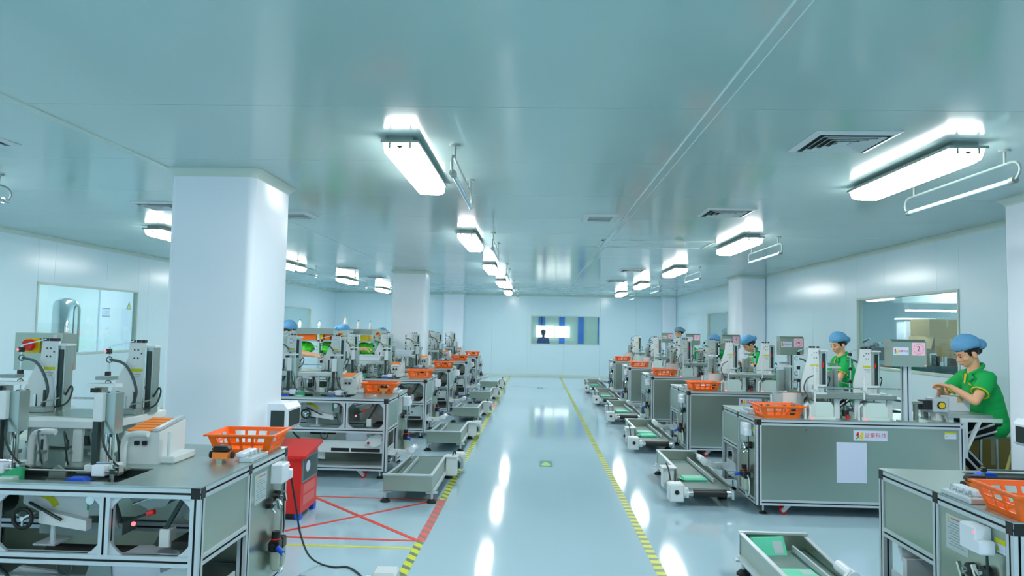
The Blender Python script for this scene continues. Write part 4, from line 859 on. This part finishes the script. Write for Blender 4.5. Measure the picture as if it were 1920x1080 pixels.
for i, (x, y) in enumerate(CR):
    dup(cv, cr[i], (x, y, 0), math.pi)
    nm = ['nearest', 'second', 'third', 'fourth', 'fifth', 'sixth'][i]
    if i == 0:
        packet((x-0.26, y-0.085, 0.17), 0.15, 'mint packet leaning on the steel end plate of the nearest right conveyor', 1.05)
        packet((x-0.24, y-0.52, 0.151), 0.05, 'mint packet lying flat on the nearest right conveyor at the bottom edge')
    else:
        packet((x-0.25, y-1.0, 0.151), 0.1, 'mint packet near the roller of the %s right conveyor' % nm)
        if i == 2: packet((x-0.25, y-0.75, 0.151), 0.0, 'mint packet behind the other one on the third right conveyor')

# ================================================================ BASKETS
def basket():
    t = thing('plastic_basket', 'PROTO', 'basket', (0, 0, 0), 0, 'orange plastic baskets on the machines')
    A, B, a, b, H, th = 0.178, 0.15, 0.142, 0.112, 0.105, 0.004
    sides = [('long', ((-a, -b, 0), (a, -b, 0), (A, -B, H), (-A, -B, H)), 4), ('long', ((a, b, 0), (-a, b, 0), (-A, B, H), (A, B, H)), 4), ('short', ((a, -b, 0), (a, b, 0), (A, B, H), (A, -B, H)), 3), ('short', ((-a, b, 0), (-a, -b, 0), (-A, -B, H), (-A, B, H)), 3)]
    for _, q, n in sides:
        q = [Vector(p) for p in q]; nrm = (q[1]-q[0]).cross(q[3]-q[0]).normalized()
        def pt(u, v): return q[0]*(1-u)*(1-v)+q[1]*u*(1-v)+q[2]*u*v+q[3]*(1-u)*v
        mb = MB()
        def patch(u0, u1, v0, v1):
            p = [pt(u0, v0), pt(u1, v0), pt(u1, v1), pt(u0, v1)]; p += [x-nrm*th for x in p]
            mb.add(p, [(0,1,2,3), (7,6,5,4), (0,4,5,1), (1,5,6,2), (2,6,7,3), (3,7,4,0)])
        patch(0, 1, 0, 0.22); patch(0, 1, 0.82, 1)
        cuts = [0.0]+[0.1+0.8*i/n for i in range(n+1)]+[1.0]
        patch(0, 0.12, 0.22, 0.82); patch(0.88, 1, 0.22, 0.82)
        for i in range(1, n): u = 0.12+0.76*i/n; patch(u-0.025, u+0.025, 0.22, 0.82)
        patch(0.12, 0.88, 0.47, 0.56)
        obj('side_wall', mb, m_orange, t)
    obj('bottom', MB().box(-a, a, -b, b, 0, 0.005), m_orange, t)
    mb = MB()
    v = []
    for X, Y, z in ((A, B, H-0.008), (A+0.014, B+0.014, H-0.008), (A+0.014, B+0.014, H+0.002), (A-0.002, B-0.002, H+0.002)): v += [(-X, -Y, z), (X, -Y, z), (X, Y, z), (-X, Y, z)]
    for i in range(4):
        j = (i+1) % 4
        for k in range(4): l = (k+1) % 4; mb.add([v[k*4+i], v[k*4+j], v[l*4+j], v[l*4+i]], [(0,1,2,3)])
    obj('rim', mb, m_orange, t)
    return t
bk = basket()
BL = [(-1.60, 3.94), (-1.66, 7.58), (-1.62, 9.96), (-1.62, 12.5), (-1.66, 15.42), (-1.62, 18.12)]
BR = [(2.04, 2.93), (2.08, 6.14), (2.08, 8.80), (2.08, 11.43), (2.08, 14.14), (2.08, 16.84)]
for i, (x, y) in enumerate(BL):
    l = 'orange perforated basket on the %s left machine' % nth[i]
    if i == 0: bk['label'] = l; bk.location = (x, y, TZ+0.003); bk.rotation_euler = (0, 0, 0.06)
    else: dup(bk, l, (x, y, TZ+0.003), 0.03*i)
for i, (x, y) in enumerate(BR):
    dup(bk, 'orange perforated basket on the %s right machine' % nth[i], (x, y, TZ+0.003), (0.0 if i else -0.05))

# ================================================================ RED CABINET
t = thing('red_cabinet', 'red steel cabinet with sloped lid and coin slot beside the nearest machine', 'cabinet', (-2.055, 5.42, 0))
cw, cd = 0.27, 0.40
obj('body', MB().prism([(0, 0.05), (0, 0.47), (cd, 0.53), (cd, 0.05)], 'x', 0, cw), m_redpaint, t)
obj('lid', MB().prism([(-0.02, 0.47), (-0.02, 0.492), (cd+0.02, 0.557), (cd+0.02, 0.53)], 'x', -0.02, cw+0.035), m_redpaint, t)
obj('slot', MB().box(0.06, 0.19, -0.003, 0.0, 0.385, 0.405), m_black, t)
w = obj('side_window_frame', MB().box(cw, cw+0.006, 0.02, cd-0.01, 0.28, 0.47), m_signdk, t)
obj('side_window_glass', MB().box(cw+0.006, cw+0.008, 0.035, cd-0.025, 0.295, 0.455), m_hose, w)
obj('white_item', MB().ball((cw+0.006, 0.14, 0.39), (0.004, 0.06, 0.05), 14, 8), m_paper, t)
for z in (0.10, 0.185): obj('pale_poster', MB().box(cw, cw+0.002, 0.06, cd-0.06, z, z+0.07), mat('faded_red_print', (226, 110, 104), 0.4) if z < 0.15 else bpy.data.materials['faded_red_print'], t)
for x, y in ((0.02, 0.03), (cw-0.02, 0.03), (0.02, cd-0.03), (cw-0.02, cd-0.03)): obj('blue_foot', MB().box(x-0.02, x+0.02, y-0.03, y+0.03, 0, 0.05), m_blue, t)
obj('plinth', MB().box(0.03, cw-0.06, 0.02, cd-0.02, 0.006, 0.05), m_black, t)
tag(obj('floor_cable', MB().tube(smooth([(-1.37, 3.985, 0.645), (-1.355, 4.05, 0.45), (-1.36, 4.15, 0.28), (-1.355, 4.3, 0.11), (-1.324, 4.44, 0.012), (-1.225, 4.40, 0.007), (-1.146, 4.41, 0.007), (-1.066, 4.33, 0.007), (-1.0, 4.22, 0.007), (-0.93, 4.02, 0.007)]), 0.006, 8), m_cable), 'black cable drooping from the nearest left machine onto the floor', 'cable')
# devices on the pillars
def device(x, y, z, s, lab):
    t = thing('wall_device', lab, 'device', (x, y, z))
    d = 0.16*s
    obj('case', MB().prism([(0, 0), (d*0.85, 0), (d, 0.02), (d, 0.16), (d*0.8, 0.2), (0, 0.2)] , 'y', -0.15, 0.15), m_plastic, t)
    a, b = sorted((d, d+0.004*s)); obj('screen', MB().box(a, b, -0.12, 0.12, 0.025, 0.145), m_dkm, t)
    obj('screen', MB().box(min(0.03*s, d*0.85), max(0.03*s, d*0.85), -0.154, -0.15, 0.02, 0.15), m_dkm, t)
device(-2.05, 5.52, 0.69, 1, 'white box with a dark screen on the side of the big left pillar')
device(3.79, 5.34, 0.70, -1, 'white box with a dark screen on the right pillar at the picture edge')
tag(obj('wall_hose', MB().torus((3.775, 5.4, 1.07), (1, 0, 0), 0.07, 0.012, 24, 8), m_hose), 'looped grey hose hanging on the right pillar', 'hose')

# ================================================================ RACK WITH BOTTLES (behind the left machines)
rx0, rx1, ry = -4.65, -2.98, 13.1
t = thing('storage_rack', 'grey steel shelf rack behind the left machines holding bins and bottles', 'rack', (rx0, ry, 0))
RWd = rx1-rx0
for k, z in enumerate((0.30, 0.92, 1.20, 1.42)): obj('shelf', MB().box(0, RWd, 0, 0.5, z, z+0.025), m_steel, t)
for x in (0.0, 0.55, 1.12, RWd-0.04):
    for y in (0, 0.46): obj('upright', MB().box(x, x+0.04, y, y+0.04, 0, 1.42), m_alu, t)
obj('top_board', MB().box(-0.01, RWd+0.01, -0.012, 0.0, 1.34, 1.445), m_greym, t)
for i, (x, hgt, wd) in enumerate(((0.14, 0.17, 0.9), (0.52, 0.15, 0.85), (1.02, 0.24, 1.1), (1.27, 0.17, 0.8), (1.50, 0.16, 0.75))):
    b = thing('bottle', '%s bottle from the left on top of the shelf rack' % ['leftmost white', 'plain white', 'tall white', 'fourth white', 'last white'][i], 'bottle', (rx0+x, ry+0.2, 1.445), 0, 'bottles on the rack')
    r = 0.038*wd
    obj('bottle_body', MB().lathe((0, 0, 0), [(r*0.9, 0), (r, 0.01), (r, hgt*0.55), (r*0.4, hgt*0.78), (r*0.38, hgt*0.88)], 14), m_bottle, b)
    obj('cap', MB().cyl((0, 0, hgt*0.88), (0, 0, hgt), r*0.45, n=12), m_yel if i == 2 else m_signdk, b)
for i, (x, w_, m, nm) in enumerate(((0.02, 0.10, m_yellow, 'small yellow bin left of the orange bin'), (0.16, 0.36, m_orange, 'wide orange bin on the upper rack shelf'), (0.53, 0.12, m_yellow, 'narrow yellow bin right of the wide orange bin'), (0.68, 0.10, m_orange, 'narrow orange bin beside the narrow yellow bin'), (0.86, 0.14, m_yellow, 'yellow bin at the middle of the rack'), (1.36, 0.15, m_yellow, 'yellow bin at the right end of the rack'))):
    b = thing('storage_bin', nm + ', under the bottles', 'bin', (rx0+x, ry+0.02, 1.225), 0, 'bins on the rack')
    hh = 0.105
    obj('bin_shell', MB().box(0, w_, 0, 0.3, 0, 0.005).box(0, 0.005, 0, 0.3, 0.005, hh).box(w_-0.005, w_, 0, 0.3, 0.005, hh).box(0.005, w_-0.005, 0, 0.005, 0.005, hh).box(0.005, w_-0.005, 0.295, 0.3, 0.005, hh), m, b)
    obj('bin_rim', MB().box(-0.005, w_+0.005, -0.008, 0, hh-0.02, hh), m, b)
for i, (x, w_, nm) in enumerate(((0.04, 0.40, 'crumpled lime green film pack at the left of the rack'), (0.46, 0.46, 'crumpled lime green film pack in the middle of the rack'), (1.18, 0.42, 'crumpled lime green film pack at the right of the rack'))):
    mb = MB(); rr = random.Random(i)
    mb.ball((w_/2, 0.2, 0.125), (w_/2, 0.19, 0.125), 20, 12, 0, lambda a, p: 0.9+0.1*math.sin(7*a+3*p+i)+0.05*math.sin(11*p))
    b = tag(obj('film_pack', mb, m_lime), nm, 'film pack', 'lime film packs on the rack'); b.location = (rx0+x, ry+0.02, 0.945)

# ================================================================ STOOLS, CARTONS, BROOMS
def stool(x, y, rz, lab, proto=None):
    if proto: return dup(proto, lab, (x, y, 0), rz)
    t = thing('stool', lab, 'stool', (x, y, 0), rz, 'steel work stools')
    obj('seat', MB().box(-0.16, 0.16, -0.13, 0.13, 0.625, 0.65, 0, 0.006), m_steel, t)
    for a in (-1, 1):
        for b in (-1, 1): obj('leg', MB().cyl((a*0.13, b*0.10, 0.625), (a*0.17, b*0.14, 0.0), 0.013, n=10), m_chrome, t)
    for b in (-1, 1): obj('rung', MB().cyl((-0.157, b*0.127, 0.20), (0.157, b*0.127, 0.20), 0.009, n=8), m_chrome, t)
    for a in (-1, 1): obj('rung', MB().cyl((a*0.155, -0.125, 0.24), (a*0.155, 0.125, 0.24), 0.009, n=8), m_chrome, t)
    return t
st = stool(4.03, 6.42, 0.0, 'steel stool under the woman at the right edge, brooms beside it')
stool(4.13, 9.50, 0, 'steel stool under the woman third machine from us on the right', st); stool(3.96, 12.05, 0, 'steel stool under the woman leaning far forward on the right', st)
stool(4.10, 14.90, 0, 'steel stool behind the fifth right machine', st); stool(4.10, 17.43, 0, 'steel stool behind the farthest right machine', st)
stool(-3.66, 10.0, 0, 'steel stool at the wall end of the third left machine', st); stool(-3.68, 12.62, 0, 'steel stool between the fourth left machine and the rack', st); stool(-3.72, 15.5, 0, 'steel stool at the wall end of the fifth left machine', st)
carton((4.20, 6.78, 0), (0.46, 0.32, 0.58), 0.0, 'brown carton on the floor behind the stool, against the right wall', m_cartond, False)
carton((4.20, 7.93, 0), (0.46, 0.42, 0.52), 0.05, 'second brown carton farther along the right wall, behind the first', m_carton, False)
def broom(p0, p1, lab):
    t = thing('broom', lab, 'broom', p0); p1 = Vector(p1)-Vector(p0)
    obj('handle', MB().cyl((0, 0, 0.08), p1, 0.013, n=10), mat('bamboo', (196, 190, 110), 0.5) if 'bamboo' not in bpy.data.materials else bpy.data.materials['bamboo'], t)
    obj('hand_grip', MB().cyl(p1*0.94, p1*1.0, 0.016, n=10), m_black, t)
    obj('brush_head', MB().box(-0.11, 0.11, -0.025, 0.025, 0.05, 0.09, 0, 0.008), m_blue, t)
    obj('bristles', MB().prism([(-0.11, 0.05), (0.11, 0.05), (0.13, 0.0), (-0.13, 0.0)], 'y', -0.02, 0.02), m_dkm, t)
broom((3.88, 6.10, 0), (4.20, 6.25, 0.80), 'yellow handled broom leaning slantwise by the stool at the right edge'); broom((4.06, 6.02, 0), (4.215, 6.24, 0.73), 'second yellow handled broom standing closer to the pillar')
carton((3.71, 6.36, 0.8585), (0.17, 0.15, 0.125), 0.0, 'small white product carton under the hands of the seated woman', m_plastic, False)
for i, (x, y, nm) in enumerate(((3.72, 9.05, 'third'), (3.72, 11.68, 'fourth'), (3.72, 14.38, 'fifth'))):
    carton((x, y, 0.8585), (0.17, 0.15, 0.12), 0.0, 'small white product carton on the %s right machine shelf' % nm, m_plastic, False)
def tray(x, y, z, lab):
    t = thing('product_tray', lab, 'tray', (x, y, z), 0, 'white trays')
    obj('tray_base', MB().prism([(-0.17, 0.0), (0.17, 0.0), (0.2, 0.07), (-0.2, 0.07)], 'y', -0.12, 0.12), m_plastic, t); obj('tray_rim', MB().box(-0.21, 0.21, -0.13, 0.13, 0.065, 0.075), m_plastic, t)
tray(-2.42, 10.21, 1.007, 'white product tray on the deck of the third left machine'); tray(-2.4, 12.70, 1.007, 'white product tray on the deck of the fourth left machine')

# ================================================================ PEOPLE
def cap_geo(mb, p0, p1, r0, r1, n=14, flat0=False, flat1=False):
    p0 = Vector(p0); p1 = Vector(p1); d = p1-p0; L = d.length; d.normalize(); u = Vector((0, 0, 1)) if abs(d.z) < 0.9 else Vector((1, 0, 0))
    a = d.cross(u).normalized(); b = d.cross(a); rings = []
    if not flat0: rings += [(p0-d*r0*math.sin(t), r0*math.cos(t)) for t in (1.45, 1.0, 0.5)]
    rings += [(p0, r0), (p1, r1)]
    if not flat1: rings += [(p1+d*r1*math.sin(t), r1*math.cos(t)) for t in (0.5, 1.0, 1.45)]
    v = [p + a*math.cos(2*math.pi*i/n)*r + b*math.sin(2*math.pi*i/n)*r for p, r in rings for i in range(n)]; k = len(rings)
    mb.add(v, [(j*n+i, j*n+(i+1) % n, (j+1)*n+(i+1) % n, (j+1)*n+i) for j in range(k-1) for i in range(n)] + [tuple(range(n))[::-1], tuple(range((k-1)*n, k*n))], 0, True)
def fuse(name, mb, m, voxel, it=4):
    """one continuous skin: voxel remesh of the overlapping volumes, then smoothing"""
    me = bpy.data.meshes.new('tmp'); me.from_pydata(mb.v, [], mb.f); me.update()
    o = bpy.data.objects.new('tmp', me); COL.objects.link(o)
    r = o.modifiers.new('r', 'REMESH'); r.mode = 'VOXEL'; r.voxel_size = voxel; r.adaptivity = 0
    s = o.modifiers.new('s', 'SMOOTH'); s.factor = 0.5; s.iterations = it
    dg = bpy.context.evaluated_depsgraph_get(); out = bpy.data.meshes.new_from_object(o.evaluated_get(dg)); out.name = name
    bpy.data.objects.remove(o); bpy.data.meshes.remove(me)
    out.materials.clear(); out.materials.append(m); out.polygons.foreach_set('use_smooth', [True]*len(out.polygons)); out.update()
    return out
def ik(S0, T, l1, l2, hint):
    S0 = Vector(S0); T = Vector(T); d = T-S0; L = min(d.length, (l1+l2)*0.995); d.normalize(); T = S0+d*L
    a = (l1*l1-l2*l2+L*L)/(2*L); hh = math.sqrt(max(0, l1*l1-a*a)); hn = Vector(hint); hn = (hn-d*hn.dot(d)).normalized()
    return S0+d*a+hn*hh, T
def person(label, loc, rz, hands, lean=0.25, pitch=0.45, yaw=0.0, seat=0.65, voxel=0.009, cap=None, stand=False, knees=None, feet=None, elbow=None, shirt=None, face=True, skin=None):
    """faces +x locally; hands = two wrist targets (left, right) in the local frame"""
    t = thing('person', label, 'person', loc, rz); cap = cap or m_cap; shirt = shirt or m_shirt
    P = Vector((0, 0, (0.92 if stand else seat+0.105)))
    sd = Vector((math.sin(lean), 0, math.cos(lean))); fx = Vector((math.cos(lean), 0, -math.sin(lean)))
    C = P+sd*0.30; N = P+sd*0.475
    hd = Vector((math.sin(lean*0.7+pitch*0.25), 0, math.cos(lean*0.7+pitch*0.25))); H = N+hd*0.165+fx*0.02
    hm = Matrix.Rotation(yaw, 3, 'Z') @ Matrix.Rotation(pitch, 3, 'Y')
    hp = lambda x, y, z: H + hm @ Vector((x, y, z))
    b = MB(); c = lambda p, q, r, s=None, **k: cap_geo(b, p, q, r, r if s is None else s, **k)
    # head
    def ell(p, r, mbx=b):
        m2 = MB().ball((0, 0, 0), r, 16, 12); mbx.add([hp(*(Vector(p)+Vector(v))) for v in m2.v], m2.f, 0, True)
    ell((-0.005, 0, 0.015), (0.094, 0.075, 0.098)); ell((0.022, 0, -0.05), (0.066, 0.056, 0.072)); ell((0.055, 0, -0.098), (0.026, 0.024, 0.022))
    for s in (-1, 1): ell((0.046, s*0.036, -0.04), (0.034, 0.026, 0.03)); ell((-0.012, s*0.084, -0.03), (0.021, 0.012, 0.033))
    c(hp(0.086, 0, -0.005), hp(0.104, 0, -0.04), 0.007, 0.0125); ell((0.086, 0, -0.045), (0.014, 0.019, 0.009)); ell((0.08, 0, -0.074), (0.013, 0.022, 0.006)); ell((0.078, 0, -0.085), (0.012, 0.018, 0.006))
    c(hp(-0.02, 0, -0.07), N-sd*0.03, 0.05, 0.055)
    # trunk
    c(P+Vector((0, -0.085, 0)), P+Vector((0, 0.085, 0)), 0.095); c(P+sd*0.16+Vector((0, -0.055, 0)), P+sd*0.16+Vector((0, 0.055, 0)), 0.09); c(C+Vector((0, -0.075, 0)), C+Vector((0, 0.075, 0)), 0.095)
    c(P, C, 0.09); c(C, N, 0.095, 0.06); c(N-sd*0.06+Vector((0, -0.13, 0)), N-sd*0.06+Vector((0, 0.13, 0)), 0.05)
    sh = MB(); k = lambda p, q, r, s=None, **kw: cap_geo(sh, p, q, r, r if s is None else s, **kw)
    e = 0.016
    e2 = e+0.004
    for q_ in (0.0, 0.06, 0.12, 0.18, 0.24, 0.30, 0.35): k(P+sd*(q_-0.02)+Vector((-0.008, -0.075, 0)), P+sd*(q_-0.02)+Vector((-0.008, 0.075, 0)), 0.098+e2-0.02*max(0, q_-0.28)/0.07)
    k(C, N-sd*0.055, 0.10+e, 0.06+e); k(N-sd*0.065+Vector((0, -0.125, 0)), N-sd*0.065+Vector((0, 0.125, 0)), 0.05+e)
    hands_w = []
    for i, s in enumerate((1, -1)):
        S0 = N-sd*0.07+Vector((0, s*0.165, 0)); el = elbow[i] if elbow else (-0.35, s*0.55, -1)
        E, Wr = ik(S0, hands[i], 0.275, 0.235, el); hands_w.append((E, Wr))
        c(S0, E, 0.047, 0.037); c(E, Wr, 0.037, 0.024)
        q = S0.lerp(E, 0.64); k(S0, q, 0.058+e*0.6, 0.056+e*0.8, flat1=True)
        ax = (E-S0).normalized(); obj('sleeve_hem', MB().torus(q, ax, 0.0665, 0.0065, 20, 6), m_yel if shirt is m_shirt else shirt, t)
        # hand: palm, four bent fingers, thumb
        f = (Wr-E).normalized(); f = (f+Vector((0.35, 0, -0.15))).normalized(); dn = Vector((0, 0, -1)); dn = (dn-f*dn.dot(f)).normalized(); sdv = f.cross(dn)*(1 if s > 0 else -1)
        if sdv.y*s > 0: sdv = -sdv          # towards the thumb (inner) side
        for u in (-0.026, -0.009, 0.009, 0.026): c(Wr+sdv*u*0.6, Wr+f*0.082+sdv*u, 0.0145, 0.0115)
        for u, l in ((0.029, 0.070), (0.0095, 0.079), (-0.0095, 0.073), (-0.028, 0.057)):
            p0 = Wr+f*0.082+sdv*u; p1 = p0+(f*0.92+dn*0.38).normalized()*l*0.45; p2 = p1+(f*0.55+dn*0.83).normalized()*l*0.33; p3 = p2+(f*0.15+dn*0.98).normalized()*l*0.26
            c(p0, p1, 0.0088, 0.0082, n=10); c(p1, p2, 0.0082, 0.0074, n=10); c(p2, p3, 0.0074, 0.0066, n=10)
        p0 = Wr+f*0.022+sdv*0.024; p1 = p0+(f*0.5+sdv*0.75+dn*0.25).normalized()*0.042; p2 = p1+(f*0.85+sdv*0.2+dn*0.45).normalized()*0.03; p3 = p2+(f*0.9+dn*0.4).normalized()*0.022
        c(p0, p1, 0.0125, 0.010, n=10); c(p1, p2, 0.010, 0.0088, n=10); c(p2, p3, 0.0088, 0.0075, n=10)
    tr = MB(); w = lambda p, q, r, s=None, **kw: cap_geo(tr, p, q, r, r if s is None else s, **kw)
    w(P+Vector((0, -0.085, -0.005)), P+Vector((0, 0.085, -0.005)), 0.105); shoe = MB()
    for i, s in enumerate((1, -1)):
        Hp = P+Vector((0, s*0.085, -0.01))
        if stand: K = Vector((0.02, s*0.09, 0.48)); A = Vector((0, s*0.09, 0.08))
        else:
            ft = feet[i] if feet else (0.36, s*0.12, 0.09); K, A = ik(Hp, ft, 0.42, 0.40, (0.6, 0, 1))
        c(Hp, K, 0.078, 0.055); c(K, A, 0.052, 0.036)
        w(Hp, K, 0.092, 0.068); w(K, K.lerp(A, 0.82), 0.068, 0.058, flat1=True)
        d = (A-K).normalized(); to = Vector((0.85, 0, -0.5)) if not stand else Vector((1, 0, 0)); to = to.normalized()
        if feet is None: to = Vector((1, 0, 0))
        c(A, A+to*0.12+Vector((0, 0, -0.03)), 0.036, 0.028)
        up = Vector((0, 0, 1))-to*to.z; up.normalize()
        cap_geo(shoe, A-to*0.05-up*0.045, A+to*0.16-up*0.05, 0.036, 0.042); cap_geo(shoe, A+to*0.05-up*0.03, A+to*0.15-up*0.035, 0.044, 0.044)
        for off in (0.03, -0.035):
            z1 = (K-Hp).normalized(); sidev = Vector((0, s, 0)); upv = z1.cross(sidev)*s
            if upv.z < 0: upv = -upv
            a1 = Hp.lerp(K, 0.12)+sidev*0.082+upv*off; a2 = K+sidev*0.064+upv*off*0.6
            z2 = d; fv = z2.cross(sidev)*s
            if fv.x < 0: fv = -fv
            b1 = K+z2*0.04+sidev*0.062+fv*off*0.8; b2 = K.lerp(A, 0.8)+sidev*0.052+fv*off*0.8
            if face: obj('trouser_stripe', MB().tube(smooth([a1, a1.lerp(a2, 0.5)+sidev*0.006, a2, b1, b1.lerp(b2, 0.5), b2]), 0.0095, 6), m_wstripe, t)
    mobj('body', fuse('body', b, skin or m_skin, voxel), t)
    mobj('shirt', fuse('shirt', sh, shirt, max(voxel, 0.009), 5), t); mobj('trousers', fuse('trousers', tr, m_trous, 0.011, 5), t)
    
    mobj('slippers', fuse('slippers', shoe, m_slip, 0.010, 4), t)
    if face:
        col = MB(); nb = N-sd*0.01
        for a0, a1 in ((0.5, math.pi*2-0.5),):
            pts = []
            for i in range(17):
                a = a0+(a1-a0)*i/16; pts.append(nb+fx*math.cos(a)*0.075+Vector((0, 1, 0))*math.sin(a)*0.08+sd*(0.015-0.03*math.cos(a)))
            col.tube(pts, 0.016, 8)
        for s in (-1, 1):
            q = nb+fx*0.072+Vector((0, s*0.035, 0))-sd*0.012; col.add([q+Vector((0, s*0.02, 0))+sd*0.02, q+fx*0.015, q+fx*0.028-sd*0.055+Vector((0, s*0.012, 0)), q+Vector((0, s*0.06, 0))-sd*0.03+fx*0.005], [(0, 1, 2, 3)])
        obj('collar', col, shirt, t)
        vq = nb+fx*0.088-sd*0.035; obj('yellow_placket', MB().add([vq+Vector((0, -0.02, 0))+sd*0.03-fx*0.006, vq+Vector((0, 0.02, 0))+sd*0.03-fx*0.006, vq+fx*0.026-sd*0.055+Vector((0, 0.005, 0)), vq+fx*0.022-sd*0.055+Vector((0, -0.02, 0))], [(0, 1, 2, 3)]), m_yel, t)
        eq = C+sd*0.07+fx*0.106+Vector((0, 0.06, 0)); em = MB()
        for dx, dz, r in ((0, 0, 0.012), (0.016, -0.006, 0.009), (-0.012, 0.012, 0.007)): em.ball(eq+Vector((0, dx, 0))+sd*dz, (0.006, r, r*0.7), 8, 6)
        obj('chest_emblem', em, m_yel, t)
        lp = MB()
        for s in (-1, 1):
            m2 = MB().ball((0.085, s*0.031, -0.012), (0.006, 0.013, 0.0042), 12, 8); obj('eye', MB().add([hp(*v) for v in m2.v], m2.f, 0, True), m_eye, t)
            obj('eyebrow', MB().tube([hp(0.083, s*0.048, 0.012), hp(0.091, s*0.032, 0.016), hp(0.092, s*0.016, 0.012)], 0.0035, 6), m_hair, t)
        m2 = MB().ball((0.088, 0, -0.079), (0.0065, 0.02, 0.0055), 12, 8); lp.add([hp(*v) for v in m2.v], m2.f, 0, True)
        obj('lips', lp, m_lips, t)
    # hair shell and bouffant cap
    hr = MB(); m2 = MB().ball((-0.016, 0, 0.018), (0.096, 0.083, 0.104), 20, 14)
    v2 = []
    for p in m2.v:
        x, y, z = p
        if z < 0.0 and x > -0.02: x = min(x, -0.02+0.0); 
        if z < -0.05: z = -0.05-0.35*(-z-0.05)
        v2.append(hp(x, y, z))
    hr.add(v2, m2.f, 0, True); hr.ball(hp(-0.09, 0, -0.02), (0.04, 0.05, 0.04), 12, 8)
    hr.tube([hp(0.06, 0.06, 0.05), hp(0.082, 0.035, 0.056), hp(0.09, 0.0, 0.058), hp(0.082, -0.035, 0.056), hp(0.06, -0.06, 0.05)], 0.011, 6)
    for s in (-1, 1): m2 = MB().ball((0.016, s*0.069, 0.012), (0.018, 0.010, 0.042), 12, 8); hr.add([hp(*v) for v in m2.v], m2.f, 0, True)
    obj('hair', hr, m_hair, t)
    cp = MB(); m2 = MB().ball((0, 0, 0), (0.116, 0.100, 0.098), 64, 18, 0, lambda a, p: 1+0.05*abs(math.sin(a*11+2*math.sin(p*3)))*math.sin(p)+0.03*math.sin(a*3+1)*math.sin(p))
    v2 = []
    for x, y, z in m2.v:
        z2 = z if z > -0.03 else -0.03+(z+0.03)*0.25; sc = 1 if z > -0.03 else 0.93
        v2.append(hp(x*sc-0.022, y*sc, z2+0.068-0.20*max(0, -x)))
    cp.add(v2, m2.f, 0, True)
    m2 = MB().ball((0, 0, 0), (0.055, 0.07, 0.05), 24, 10, 0, lambda a, p: 1+0.06*math.sin(a*9)*math.sin(p)); cp.add([hp(x-0.128, y, z+0.02) for x, y, z in m2.v], m2.f, 0, True)
    obj('bouffant_cap', cp, cap, t)
    rim = MB(); pts = [hp(-0.02+0.108*math.cos(a), 0.09*math.sin(a), 0.042+0.028*math.cos(a)) for a in [2*math.pi*i/24 for i in range(25)]]
    rim.tube(pts, 0.006, 6); obj('cap_band', rim, cap, t)
    return t
pi = math.pi
person('woman in green polo and blue cap seated at the right edge of the picture', (4.03, 6.42, 0), pi, ((0.37, 0.08, 1.065), (0.35, -0.10, 1.055)), 0.24, 0.42, 0.0, 0.65, 0.0055, feet=((0.12, 0.10, 0.33), (0.26, -0.12, 0.30)), elbow=((-0.3, 0.9, -0.6), (-0.3, -0.9, -0.6)))
person('woman in green polo and blue cap seated upright, second from the right edge', (4.13, 9.50, 0), pi, ((0.38, 0.10, 1.0), (0.36, -0.10, 0.98)), 0.12, 0.28, 0.30, 0.65, 0.007)
person('woman in green polo leaning far forward over the fourth right machine', (3.96, 12.05, 0), pi, ((0.55, 0.12, 1.03), (0.52, -0.12, 1.03)), 0.55, 0.65, 0.1, 0.68, 0.009)
person('woman in green polo reaching one arm out behind the fifth right machine', (4.10, 14.90, 0), pi, ((0.80, 0.18, 1.12), (0.55, -0.12, 1.0)), 0.55, 0.35, 0.1, 0.66, 0.010)
person('person in blue cap and green polo behind the farthest right machine', (4.10, 17.43, 0), pi, ((0.6, 0.12, 1.0), (0.6, -0.12, 1.0)), 0.65, 0.5, 0.1, 0.66, 0.010)
person('person in greyish cap half hidden behind the farthest blue cap on the right', (3.92, 18.9, 0), pi, ((0.3, 0.14, 1.1), (0.3, -0.14, 1.1)), 0.1, 0.3, 0.0, 0.75, 0.010, cap=m_capg, stand=False)
person('person in blue cap at the third left machine, cut by the big pillar', (-3.70, 10.0, 0), 0, ((0.60, 0.12, 1.05), (0.62, -0.14, 1.06)), 0.2, 0.3, 0.1, 0.68, 0.008)
person('person in blue cap in front of the bottle rack, behind the tower', (-3.70, 12.62, 0), 0, ((0.6, 0.1, 1.1), (0.6, -0.12, 1.08)), 0.3, 0.5, 0.0, 0.66, 0.009)
person('person in blue cap whose head touches the second left pillar', (-3.74, 15.5, 0), 0, ((0.6, 0.1, 1.05), (0.6, -0.12, 1.05)), 0.5, 0.5, 0.0, 0.66, 0.010)
person('dark silhouette of a standing person behind the far window', (0.29, 25.55, 0), -pi/2, ((0.05, 0.26, 0.82), (0.05, -0.26, 0.82)), 0.02, 0.0, 0.0, 0.6, 0.012, cap=m_hair, stand=True, shirt=mat('dark_blue_shirt', (24, 60, 120), 0.8), face=False, skin=mat('backlit_skin_tint', (40, 62, 96), 0.8)).scale = (0.87, 0.87, 0.87)  # backlit darkness is painted into the skin colour
